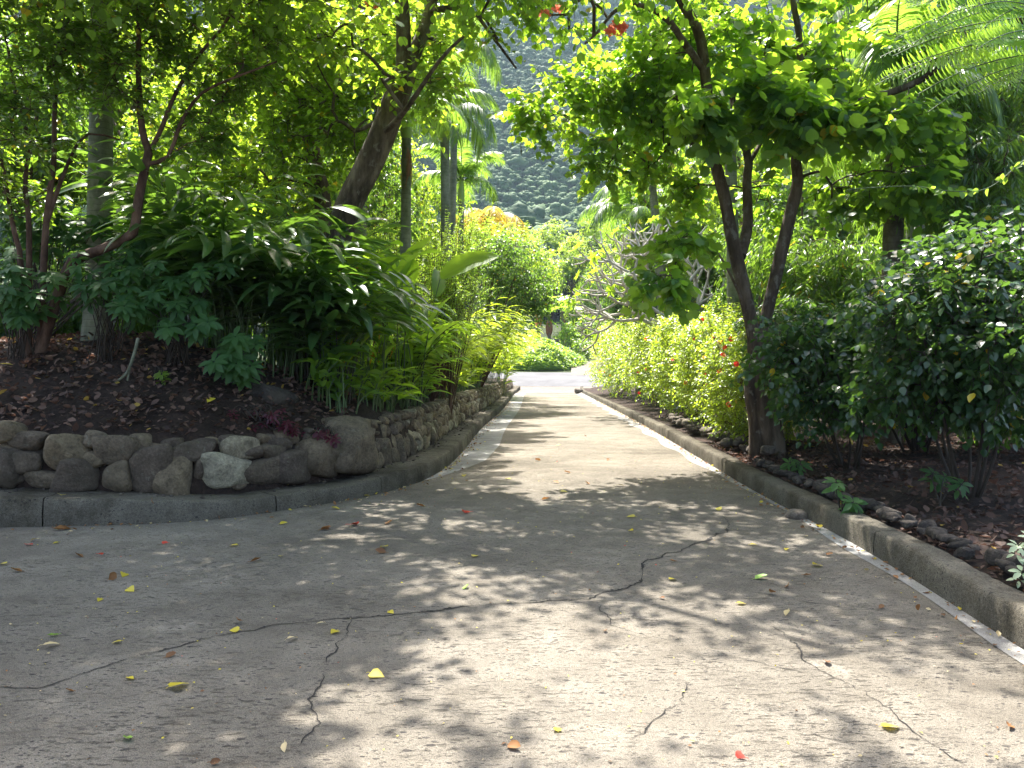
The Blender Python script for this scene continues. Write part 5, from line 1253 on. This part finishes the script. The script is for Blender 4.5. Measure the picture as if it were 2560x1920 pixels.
PROTO['n'] = (proto_tree('broadleaf_tree', 'x', 9, 3.2, 'narrow', T_NARROW, .26, 210, tl=.6, hang=.6), 9)
used = set()
def bg(kind, px, Y, py_top, wide, label, group, side=None):
    root, h0 = PROTO[kind]; x = (px-CX)/FPX*Y
    z = float(gz(Y)) if (side is None) else (lz(x, Y) if side == 'l' else rz_(x, Y))
    H_ = EYE+(HY-py_top)/FPX*Y-z; s = H_/h0
    sx = wide/FPX*Y/(2*3.6)
    if kind not in used:
        used.add(kind); o = root; o.location = (x, Y, z); o.rotation_euler = (0, 0, rng.uniform(0, 6.28)); o.scale = (sx, sx, s); o['label'] = label; o['group'] = group; return o
    return dup(root, (x, Y, z), rng.uniform(0, 6.28), (sx, sx, s), label, group)
PROTO['s'] = (proto_shrub('x'), 3.0)
gl_, gr_, gc_ = 'background trees behind the left bank', 'background trees behind the right bed', 'trees beyond the street'
for kind, px, Y, top, wide, lab in [
    ('d', 60, 15, 60, 620, 'dark tree in deep shade behind the upright brown stems'),
    ('b', 420, 17, 120, 560, 'leafy tree behind the ringed palm trunk'),
    ('n', 560, 19, 250, 420, 'narrow leaved tree seen through the gap above the dark ginger'),
    ('b', 720, 20, 40, 520, 'tree behind the slanting dark trunk'),
    ('a', 250, 22, -150, 760, 'tall tree behind the ringed palm and the bent brown limb'),
    ('d', -180, 18, -60, 700, 'dark tree past the edge of the bank, farthest from the driveway'),
    ('d', 880, 22, 330, 340, 'dark rounded tree behind the foot of the slender palms'),
    ('a', 980, 28, 330, 300, 'light green tree behind the feathery shrub'),
    ('a', 560, 27, -60, 620, 'tall sunlit tree far behind the dark ginger clumps'),
    ('b', 1060, 34, 420, 240, 'tree between the palm cluster and the leaning trunk, far back'),
    ('n', 900, 33, 150, 330, 'tall narrow leaved tree behind the leaning trunk')]:
    bg(kind, px, Y, top, wide, lab, gl_, 'l')
for kind, px, Y, top, wide, lab in [
    ('n', 2380, 18, 40, 620, 'narrow leaved tree behind the pale ringed palm trunk'),
    ('d', 2300, 21, 330, 520, 'dark tree behind the shaded palm trunk'),
    ('d', 2000, 23, 400, 420, 'dark tree seen between the two limbs of the twin trunk tree'),
    ('b', 1900, 27, 180, 520, 'green tree behind the fork of the twin trunk tree'),
    ('a', 2150, 29, -40, 640, 'tall sunlit tree behind the long dark branch'),
    ('d', 1780, 30, 560, 300, 'dark low tree behind the pale slim palm trunk'),
    ('b', 1700, 36, 330, 330, 'tree behind the bare frangipani and its neighbouring palms'),
    ('n', 2650, 17, -20, 700, 'narrow leaved tree at the edge of the bed beyond the glossy shrubs'),
    ('a', 1620, 44, 470, 260, 'light green tree behind the far end of the hedge'),
    ('d', 1560, 50, 620, 170, 'dark tree overhanging the far end of the flowering hedge')]:
    bg(kind, px, Y, top, wide, lab, gr_, 'r')
for kind, px, Y, top, wide, lab in [
    ('a', 1330, 100, 610, 160, 'bright tree rising behind the banana plants'),
    ('a', 1430, 112, 590, 170, 'bright tree above the lane where it turns away'),
    ('n', 1490, 92, 640, 130, 'feathery looking tree leaning over the lane'),
    ('b', 1240, 96, 560, 170, 'tree behind the yellowing palm'),
    ('a', 1380, 140, 545, 190, 'pale green tree at the foot of the mountain'),
    ('b', 1300, 150, 540, 180, 'tree at the foot of the mountain nearest the palm cluster'),
    ('a', 1480, 150, 545, 200, 'tree at the foot of the mountain behind the frangipani'),
    ('a', 1560, 120, 560, 200, 'tree behind the dark palm crown beyond the hedge'),
    ('b', 1160, 120, 540, 240, 'tree behind the tallest palm of the cluster'),
    ('d', 1460, 84, 790, 110, 'low dark rounded tree beside the lane'),
    ('b', 1440, 90, 740, 100, 'small round tree between the banana plants and the lane'),
    ('a', 1050, 90, 560, 300, 'broad tree across the street behind the feathery shrub'),
    ('b', 1750, 100, 500, 360, 'broad tree across the street behind the right hand hedge')]:
    bg(kind, px, Y, top, wide, lab, gc_)
for kind, px, Y, top, wide, lab in [
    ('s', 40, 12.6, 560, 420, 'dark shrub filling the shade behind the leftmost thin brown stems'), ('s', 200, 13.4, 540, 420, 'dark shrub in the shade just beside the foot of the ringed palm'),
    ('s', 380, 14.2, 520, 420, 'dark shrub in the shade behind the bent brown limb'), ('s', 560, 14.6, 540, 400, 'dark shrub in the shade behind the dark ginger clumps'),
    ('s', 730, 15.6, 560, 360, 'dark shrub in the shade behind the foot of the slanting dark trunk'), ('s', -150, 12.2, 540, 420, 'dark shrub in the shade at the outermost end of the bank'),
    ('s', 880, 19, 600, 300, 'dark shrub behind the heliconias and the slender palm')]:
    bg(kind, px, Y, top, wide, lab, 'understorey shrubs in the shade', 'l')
for kind, px, Y, top, wide, lab in [
    ('s', 1960, 19, 700, 320, 'dark shrub in the shade below the fork of the twin trunk tree'), ('s', 2120, 17, 690, 340, 'dark shrub in the shade behind the first glossy shrub'),
    ('s', 2500, 11.8, 640, 480, 'dark shrub in the shade behind the nearest glossy shrub, at the edge of the bed'), ('s', 2270, 13.6, 650, 380, 'dark shrub in the shade at the foot of the shaded palm trunk'), ('s', 2640, 10.2, 600, 420, 'dark shrub in the shade beyond the nearest glossy shrub, half out of view'),
    ('s', 2400, 15, 640, 420, 'dark shrub in the shade behind the shaded palm trunk'), ('s', 2620, 14, 640, 420, 'dark shrub in the shade under the hanging narrow leaves'),
    ('s', 1800, 24, 720, 260, 'dark shrub in the shade behind the pale slim palm trunk'), ('s', 1690, 33, 740, 200, 'dark shrub in the shade behind the bare frangipani')]:
    bg(kind, px, Y, top, wide, lab, 'understorey shrubs in the shade', 'r')
def low_bush(px, Y, py0, py1, w, leafm, lab, n=60, size=.2, tpl=T_OVATE):
    z0 = float(gz(Y)); cen = ell([(px, (py0+py1)/2, Y, w/2, (py1-py0)/2, 1.6, n)])
    bush('roadside_bush', lab, 'bush', at(px, Y), cen, leafm, tpl, size, stems=6, rst=.04, group='bushes beyond the street', twigs=6, tl=.7, nl=8)
low_bush(1452, 74, 850, 925, 60, 'shrub_leaf', 'dark bush at the corner between mound and lane')
low_bush(1420, 77, 800, 890, 70, 'feather', 'pale green bush beside the banana plants', 60, .2)
low_bush(1300, 80, 770, 880, 90, 'far_leaf', 'bright bush behind the low weathered wall', 80)
low_bush(1500, 78, 780, 900, 70, 'far_leaf', 'bright bush on the far side of the lane', 80)

# ================================================================== MOUNTAIN
def mz(X, Y):
    r = Y+.10*np.abs(X)
    return np.interp(r, [120, 200, 300, 360, 520, 900, 1100], [12, 32, 56, 80, 205, 560, 640])+9*sstep(200, 420, Y)*lump(np.stack([X.ravel(), Y.ravel(), 0*X.ravel()], 1), .012).reshape(X.shape)+22*lump(np.stack([X.ravel(), .3*Y.ravel(), 0*X.ravel()], 1), .006, 4).reshape(X.shape)*sstep(380, 600, Y)-8*(1-sstep(160, 330, Y))*0
g = Geo(); yy = np.arange(150, 1060, 12.)[:, None]; xx = np.arange(-760, 800, 20.)[None]
X = xx+0*yy; Y = yy+0*xx
grid(g, X, Y, mz(X, Y)-1.5, 0, .2)
single('mountain', g, [M['forest']], (0, 0, 0), kind='structure')
g = Geo(); var = []; ICO1 = ico(1)
for i in range(6):
    Vs, Fs, k0 = [], [], 0
    for k in range(15):
        d = rs(1)[0]*np.array([1, 1, .8]); d[2] = abs(d[2])*rng.uniform(.2, 1.0); c = d*rng.uniform(.45, .85); rr = rng.uniform(.26, .46)
        V, F = ICO1 if k else ICO2; rr = .72 if k == 0 else rr; c = c*0 if k == 0 else c
        W = V*(1+.22*lump(V+i+k*1.3, 3.3))[:, None]*rr*np.array([1, 1, .85])+c
        Vs.append(W); Fs.append(F+k0); k0 += len(W)
    var.append((np.concatenate(Vs), np.concatenate(Fs)))
def canopy(x0, x1, y0, y1, sp, size, vs, lo, hi):
    nx, ny = int((x1-x0)/sp), int((y1-y0)/sp)
    X, Y = np.meshgrid(x0+(np.arange(nx)+.5)*sp, y0+(np.arange(ny)+.5)*sp)
    X = (X+rng.uniform(-.5, .5, X.shape)*sp).ravel(); Y = (Y+rng.uniform(-.5, .5, Y.shape)*sp).ravel()
    a = X/Y; keep = (a > lo) & (a < hi); X, Y = X[keep], Y[keep]; Z = mz(X, Y); pick = rng.integers(0, len(vs), len(X))
    for v in range(len(vs)):
        V, F = vs[v]; m = pick == v; k = int(m.sum())
        if not k: continue
        s = size*np.exp(rng.normal(0, .33, k)); a_ = rng.uniform(0, 6.28, k); c, sn = np.cos(a_)[:, None], np.sin(a_)[:, None]
        s = np.maximum(s, .5); W = np.stack([V[None, :, 0]*c-V[None, :, 1]*sn, V[None, :, 0]*sn+V[None, :, 1]*c, np.repeat(V[None, :, 2], k, 0)*rng.uniform(.8, 1.25, (k, 1))], -1)*s[:, None, None]+np.stack([X[m], Y[m], Z[m]+s*.35], 1)[:, None]
        g.add(W.reshape(-1, 3), (F[None]+(np.arange(k)*len(V))[:, None, None]).reshape(-1, 3), 0, np.repeat(np.clip(rng.uniform(.1, .9, k)*.6+.2+.25*lump(np.stack([X[m], Y[m], 0*X[m]], 1), .035), 0, 1), len(V)))
canopy(-70, 130, 165, 300, 4.6, 3.6, var, -.14, .22)
canopy(-90, 200, 300, 560, 3.4, 2.8, var, -.14, .22)
canopy(-160, 240, 560, 1000, 4.8, 4.0, var, -.14, .22)
canopy(-500, 540, 110, 300, 9, 7.5, var, -.9, -.13)
canopy(-500, 540, 110, 300, 9, 7.5, var, .21, .9)
canopy(-700, 740, 300, 1000, 13, 10.0, var, -.75, -.13)
canopy(-700, 740, 300, 1000, 13, 10.0, var, .21, .78)
canopy(-30, 40, 135, 165, 4.6, 3.6, var, -.2, .25)
single('mountain_forest', g, [M['forest']], (0, 400, 80), 'dense forest covering the hazy mountainside beyond the trees', 'forest', kind='stuff')

# ================================================================== LEAF LITTER AND FALLEN LEAVES
g = Geo()
n = 15000; px = rng.uniform(-900, 900, n); Yq = 7.2+rng.uniform(0, 1, n)**1.3*7; x = (px-CX)/FPX*Yq
d = dist_curve(x, Yq, LK); k = (d > .6) & (x < xl(np.maximum(Yq, 7.12))-.3); x, Yq, d = x[k], Yq[k], d[k]
z = left_z(x, Yq, d)+.012+rng.uniform(0, .03, len(x))
q = np.stack([x, Yq, 0*x], 1); z = z+.05*lump(q, 2.1)+.025*lump(q, 6.5, 4)-.0
put(g, T_CURL, np.stack([x, Yq, z], 1), nrm(rng.normal(size=(len(x), 3))*[1, 1, .35]), nrm(np.array([0, -.2, 1.])+rng.normal(0, .5, (len(x), 3))), rng.uniform(.03, .10, len(x)), 0, np.where(rng.uniform(0, 1, len(x)) < .03, 1.0, rng.uniform(0, .95, len(x))))
# bare twigs and roots on the bank
tw = 260; c = np.stack([x[:tw], Yq[:tw], z[:tw]+.02], 1); dd = nrm(rng.normal(size=(tw, 3))*[1, .7, .15]+[0, -.3, -.25]); L = rng.uniform(.08, .4, tw)
tubes(g, c[:, None]+dd[:, None]*(L[:, None, None]*np.array([0, .5, 1.])[None, :, None])+rng.normal(0, .012, (tw, 3, 3)), np.tile([.004, .003, .002], (tw, 1)), 3, 0, .3)
single('leaf_litter', g, [M['litter']], (-4, 9, .8), 'brown fallen leaves and fine twigs covering the soil of the bank above the boulders', 'leaf litter', kind='stuff')
g = Geo()
n = 9000; Yq = 3.6+rng.uniform(0, 1, n)**1.2*10.5; x = xr(Yq)+.3+rng.uniform(0, 1, n)**1.2*7.5
z = right_z(x, Yq)+.01+rng.uniform(0, .03, n); q = np.stack([x, Yq, 0*x], 1); z = z+(.035*lump(q, 2.3)+.02*lump(q, 7, 3))*sstep(.2, .6, x-xr(Yq))
put(g, T_CURL, np.stack([x, Yq, z], 1), nrm(rng.normal(size=(n, 3))*[1, 1, .35]), nrm(np.array([0, 0, 1.])+rng.normal(0, .5, (n, 3))), rng.uniform(.03, .09, n), 0, np.where(rng.uniform(0, 1, n) < .012, 1.0, rng.uniform(0, .55, n)))
tw = 160; c = np.stack([x[:tw], Yq[:tw], z[:tw]+.02], 1); dd = nrm(rng.normal(size=(tw, 3))*[1, .7, .12]); L = rng.uniform(.1, .6, tw)
tubes(g, c[:, None]+dd[:, None]*(L[:, None, None]*np.array([0, .5, 1.])[None, :, None])+rng.normal(0, .012, (tw, 3, 3)), np.tile([.005, .004, .002], (tw, 1)), 3, 0, .4)
single('leaf_litter', g, [M['litter']], (5, 7, .2), 'dark fallen leaves and twigs covering the shaded bed behind the near kerb', 'leaf litter', kind='stuff')
g = Geo(); V1, F1 = ico(1)
for q in range(900):
    k = int(rng.integers(60, len(LK)-40)); o_ = rng.uniform(.10, .5)**1.0; o_ = .5-(.5-o_)*rng.uniform(0, 1); w = rng.uniform(.008, .024)
    g.add(V1*np.array([1.3, 1, .7])*(1+.3*lump(V1+q*.37, 3))[:, None]*w+np.array([LK[k, 0]+LN[k, 0]*o_, LK[k, 1]+LN[k, 1]*o_, float(hk(LK[k, 0], LK[k, 1]))+.012+float(gz(LK[k, 1]))]), F1, 0, rng.uniform(.1, .9))
single('ledge_gravel', g, [M['cobble']], (-2, 9, .28), 'loose gravel and dirt lying on the kerb ledge below the stone wall', 'gravel', kind='stuff')
# tiny yellow and brown flecks over the driveway
g = Geo(); n = 1300; Yq = 2.6+rng.uniform(0, 1, n)**1.8*16; x = rng.uniform(-1, 1, n); x = np.where(Yq < 7, rng.uniform(-5, 2.9, n), xl(Yq)+.1+rng.uniform(0, 1, n)*(xr(Yq)-xl(Yq)-.2))
put(g, T_SIMPLE, np.stack([x, Yq, np.full(n, .008)], 1), nrm(rng.normal(size=(n, 3))*[1, 1, .15]), nrm(np.array([0, 0, 1.])+rng.normal(0, .35, (n, 3))), rng.uniform(.008, .022, n), rng.choice([0, 1, 2, 3], n, p=[.42, .38, .16, .04]), rng.uniform(0, .9, n))
n = 1300; k = rng.integers(0, len(RKc), n); o_ = rng.exponential(.07, n); xx_ = RKc[k, 0]-.02-o_; yy_ = RKc[k, 1]; m = (yy_ > 2.8) & (yy_ < 40); 
put(g, T_CURL, np.stack([xx_[m], yy_[m], np.full(m.sum(), .012)], 1), nrm(rng.normal(size=(m.sum(), 3))*[1, 1, .2]), nrm(np.array([0, 0, 1.])+rng.normal(0, .4, (m.sum(), 3))), rng.uniform(.012, .05, m.sum()), rng.choice([0, 1, 2], m.sum(), p=[.15, .65, .2]), rng.uniform(0, .9, m.sum()))
k = rng.integers(0, len(LK), n); o_ = rng.exponential(.08, n); q_ = LK[k]-LN[k]*(o_+.015)[:, None]; m = (q_[:, 1] > 6.8) & (q_[:, 1] < 40)
put(g, T_CURL, np.stack([q_[m, 0], q_[m, 1], np.full(m.sum(), .012)], 1), nrm(rng.normal(size=(m.sum(), 3))*[1, 1, .2]), nrm(np.array([0, 0, 1.])+rng.normal(0, .4, (m.sum(), 3))), rng.uniform(.012, .05, m.sum()), rng.choice([0, 1, 2], m.sum(), p=[.15, .65, .2]), rng.uniform(0, .9, m.sum()))
single('leaf_flecks', g, [M['fall_yellow'], M['fall_brown'], M['fall_pale'], M['fall_red']], (0, 6, 0), 'tiny yellow and brown leaf flecks scattered over the concrete driveway', 'leaf litter', kind='stuff')
tw = [(2, 1.2)]
# single fallen leaves, in source pixels: (zoom frame, x, y, length m, kind, label)
KIND = {'y': 'fall_yellow', 'p': 'fall_pale', 'b': 'fall_brown', 'g': 'fall_green', 'r': 'fall_red'}
GEN = {'y': 'small yellow leaf fallen on the concrete driveway', 'p': 'small dry tan leaf fallen on the concrete driveway', 'b': 'small curled brown leaf fallen on the concrete driveway', 'g': 'small green leaf fallen on the concrete driveway', 'r': 'small red petal fallen on the concrete driveway'}
LEAVES = [(7, 780, 810, .095, 'y', 'largest bright yellow heart shaped leaf lying curled on the shaded concrete'), (7, 1265, 608, .085, 'p', 'pale tan oval leaf lying near the long crack'), (7, 225, 635, .085, 'p', 'pointed tan leaf with upturned tip on the shaded concrete'), (7, 1630, 765, .075, 'y', 'flat pale yellow leaf lying right of the branching crack'),
 (7, 565, 395, .07, 'y', 'round yellow leaf with a stalk pointing up, near the sunlit flecks by the boulder wall'), (7, 1655, 208, .08, 'y', 'yellow leaf standing upright on a brown curled leaf'), (8, 1075, 342, .09, 'g', 'torn light green leaf lying flat on the concrete'), (8, 1186, 495, .08, 'p', 'oval tan leaf lying in a sunlit patch of concrete'), (8, 1358, 708, .055, 'b', 'crumpled orange brown leaf beside the diagonal crack'), (8, 1314, 286, .09, 'y', 'long narrow yellow leaf near the near kerb'), (7, 150, 180, .10, 'p', 'large pinkish tan leaf near the corner of the curved kerb'), (7, 122, 197, .06, 'r', 'crimson petal beside a pinkish tan leaf'), (7, 716, 190, .05, 'r', 'orange red petal in a sunlit patch below the curved kerb'), (8, 1640, 988, .07, 'y', 'olive yellow curled leaf low on the sunlit concrete'), (8, 10, 1072, .06, 'b', 'orange brown leaf at the bottom of the view'),
 (7, 1443, 578, .06, 'y', None), (7, 1010, 568, .055, 'y', None), (7, 1690, 490, .045, 'y', None), (7, 535, 330, .07, 'y', None), (7, 480, 345, .08, 'b', None), (7, 338, 247, .08, 'b', None), (7, 70, 312, .08, 'b', None), (7, 10, 280, .06, 'y', None), (7, 240, 188, .05, 'y', None), (7, 432, 240, .04, 'r', None), (7, 1005, 200, .07, 'y', None), (7, 1227, 106, .07, 'y', None), (7, 1452, 40, .08, 'y', None), (7, 1525, 112, .09, 'r', None), (7, 1407, 131, .09, 'b', None), (7, 1103, 268, .07, 'b', None), (7, 2055, 246, .07, 'y', None), (7, 2015, 58, .05, 'r', None), (7, 1030, 535, .06, 'b', None), (7, 2015, 382, .06, 'g', None), (7, 1215, 246, .05, 'y', None), (7, 1645, 230, .08, 'b', None), (7, 430, 437, .045, 'y', None), (7, 500, 620, .045, 'y', None), (7, 230, 590, .05, 'g', None), (7, 735, 677, .05, 'b', None), (7, 300, 830, .035, 'b', None), (7, 1380, 540, .05, 'p', None), (7, 270, 130, .13, 'b', None), (7, 565, 775, .04, 'y', None), (7, 550, 1040, .05, 'g', None), (7, 1225, 1080, .06, 'p', None), (7, 930, 1140, .035, 'b', None),
 (8, 697, 347, .06, 'y', None), (8, 1122, 410, .06, 'b', None), (8, 995, 452, .055, 'y', None), (8, 1270, 160, .06, 'p', None), (8, 1330, 117, .08, 'y', None), (8, 1045, 197, .06, 'y', None), (8, 1185, 217, .05, 'y', None), (8, 512, 76, .05, 'y', None), (8, 515, 135, .06, 'y', None), (8, 890, 44, .07, 'y', None), (8, 650, 428, .04, 'b', None), (8, 695, 268, .045, 'b', None), (8, 1280, 70, .08, 'b', None), (8, 405, 570, .035, 'b', None), (8, 1595, 467, .045, 'b', None), (8, 1275, 330, .05, 'b', None), (8, 1195, 378, .06, 'b', None), (8, 195, 995, .04, 'y', None), (8, 990, 1118, .035, 'r', None), (8, 2145, 985, .05, 'b', None), (8, 2066, 535, .06, 'b', None), (8, 1882, 256, .05, 'y', None)]
Z5 = [(1080, 1322, 'y'), (1350, 1345, 'b'), (1412, 1290, 'b'), (1395, 1395, 'y'), (1290, 1440, 'b'), (935, 1435, 'p'), (600, 1475, 'b'), (305, 1420, 'y'), (135, 1490, 'y'), (855, 1510, 'r'), (1760, 1535, 'y'), (1710, 1362, 'p'), (1250, 1222, 'b'), (1358, 1138, 'y'), (1510, 1085, 'b'), (1637, 1220, 'b'), (975, 1060, 'b'), (935, 1130, 'b'), (980, 1030, 'b'), (840, 1308, 'y'), (425, 1570, 'b'), (230, 1580, 'b'), (75, 1605, 'b'), (1520, 1350, 'b'), (2040, 1160, 'b')]
def fallen(x, y, z, L, kd, lab):
    g = Geo(); d = nrm(np.array([rng.normal(), rng.normal(), rng.uniform(-.05, .12)])); nn = nrm(np.array([0, 0, 1.])+rng.normal(0, .28, 3)*(1.4 if kd == 'b' else 1))
    L = L*1.12
    tp = {'y': T_HEART, 'g': T_CURL, 'p': T_ELLIP, 'b': T_CURL, 'r': T_PETAL}[kd]
    p = np.array([x, y, z+.012+L*.06]); put(g, tp, (p-d*L*.5)[None], d[None], nn[None], L, 0, rng.uniform(.1, .9))
    tubes(g, np.stack([p-d*L*.75, p-d*L*.6+[0, 0, .004], p-d*L*.45]), np.array([.0012, .0014, .0014]), 4)
    zmin = min(v[2] for v in np.concatenate(g.V)); g.V = [v-np.array([0, 0, zmin-z-.004]) for v in g.V]
    single('fallen_leaf' if kd != 'r' else 'fallen_petal', g, [M[KIND[kd]]], (x, y, z), lab or GEN[kd], 'leaf' if kd != 'r' else 'petal', 'fallen leaves on the driveway')
for z, a, b, L, kd, lab in LEAVES:
    p = G(*zpx(z, a, b)); fallen(p[0], p[1], 0.0, L, kd, lab)
for a, b, kd in Z5:
    p = G(780+a/2.212, 600+b/2.212); fallen(p[0], p[1], 0.0, .085, kd, None)
for px, py, kd, lab in [(811, 1186, 'y', 'pale yellow leaf lying on the kerb ledge below the largest boulder'), (153, 1235, 'y', 'yellow leaf on the kerb ledge under the leftmost boulders'), (376, 1258, 'b', 'brown leaf on the kerb ledge below the wall'), (727, 1214, 'y', 'small yellow leaf on the kerb ledge below upright boulders')]:
    p = G(px, py, .2); p = G(px, py, float(hk(p[0], p[1]))+.02); fallen(p[0], p[1], float(hk(p[0], p[1]))+.02, .09, kd, lab)
for px, Yq, kd, lab in [(525, 8.75, 'y', 'round yellow leaf standing out on the dark soil of the bank'), (20, 9.0, 'y', 'yellow leaf on the brown litter below the upright stems'), (225, 8.8, 'b', 'orange brown leaf on the bank litter'), (507, 9.5, 'p', 'tan leaf on the dark bank soil higher up')]:
    b = on_left(px, Yq); fallen(b[0], b[1], b[2]+.05, .11, kd, lab)
# bleached stick on the bank
g = Geo(); c = catmull([on_left(288, 8.75, .06), on_left(318, 8.8, .16), on_left(338, 8.9, .36), on_left(345, 8.95, .48)], .03); c = resample(c, 12); tubes(g, c, np.linspace(.013, .02, 12), 8, flute=.12)
c2 = resample(np.array([c[4], c[4]+[-.02, 0, -.14]]), 4); tubes(g, c2, np.array([.02, .015, .012, .01]), 6)
single('broken_branch', g, [M['palm_bark']], c[0], 'bleached broken stick poking out of the leaf litter on the bank', 'branch')

# ================================================================== SKY, SUN, AIR, CAMERA
HAZE = 0.0002
w = bpy.data.worlds.new('World'); SC.world = w; w.use_nodes = True; nt = w.node_tree; nt.nodes.clear()
sky = N(nt, 'ShaderNodeTexSky', sky_type='NISHITA', sun_disc=False, sun_elevation=SUN_EL, sun_rotation=SUN_AZ, air_density=1.0, dust_density=5.0, ozone_density=.6)
bgd = N(nt, 'ShaderNodeBackground', {'Color': sky.outputs[0], 'Strength': .125}); N(nt, 'ShaderNodeOutputWorld', {'Surface': bgd.outputs[0]})
L = bpy.data.lights.new('sun', 'SUN'); L.energy = 4.9; L.angle = math.radians(.53); L.color = (1.0, .95, .87)
lo = bpy.data.objects.new('sun', L); COL.objects.link(lo)
from mathutils import Vector
lo.rotation_euler = Vector(tuple(SUNV)).to_track_quat('Z', 'Y').to_euler(); lo.location = (0, 0, 40)
if HAZE > 0:
    bm = bmesh.new(); bmesh.ops.create_cube(bm, size=1.0); me = bpy.data.meshes.new('haze'); bm.to_mesh(me); bm.free()
    o = bpy.data.objects.new('haze', me); COL.objects.link(o); o.scale = (2000, 1500, 720); o.location = (0, 480, 352); o['kind'] = 'stuff'
    m, nt = new_mat('haze_air'); v = N(nt, 'ShaderNodeVolumePrincipled', {'Color': (.58, .80, .97, 1), 'Density': HAZE, 'Anisotropy': 0.0}); N(nt, 'ShaderNodeOutputMaterial', {'Volume': v.outputs[0]}); me.materials.append(m)
cam = bpy.data.cameras.new('camera'); cam.sensor_width = 36; cam.lens = 36*FPX/2560; cam.shift_y = -30/2560; cam.clip_end = 4000; cam.clip_start = .05
co = bpy.data.objects.new('camera', cam); COL.objects.link(co); co.location = (0, 0, EYE); co.rotation_euler = (PI/2, 0, 0); SC.camera = co
SC.view_settings.view_transform = 'Standard'; SC.view_settings.look = 'None'; SC.view_settings.gamma = 1; SC.view_settings.exposure = 2.15
cy = SC.cycles; cy.max_bounces = 8; cy.diffuse_bounces = 4; cy.glossy_bounces = 2; cy.transmission_bounces = 6; cy.transparent_max_bounces = 4; cy.volume_bounces = 0
cy.use_denoising = True; cy.sample_clamp_indirect = 6; cy.caustics_reflective = False; cy.caustics_refractive = False
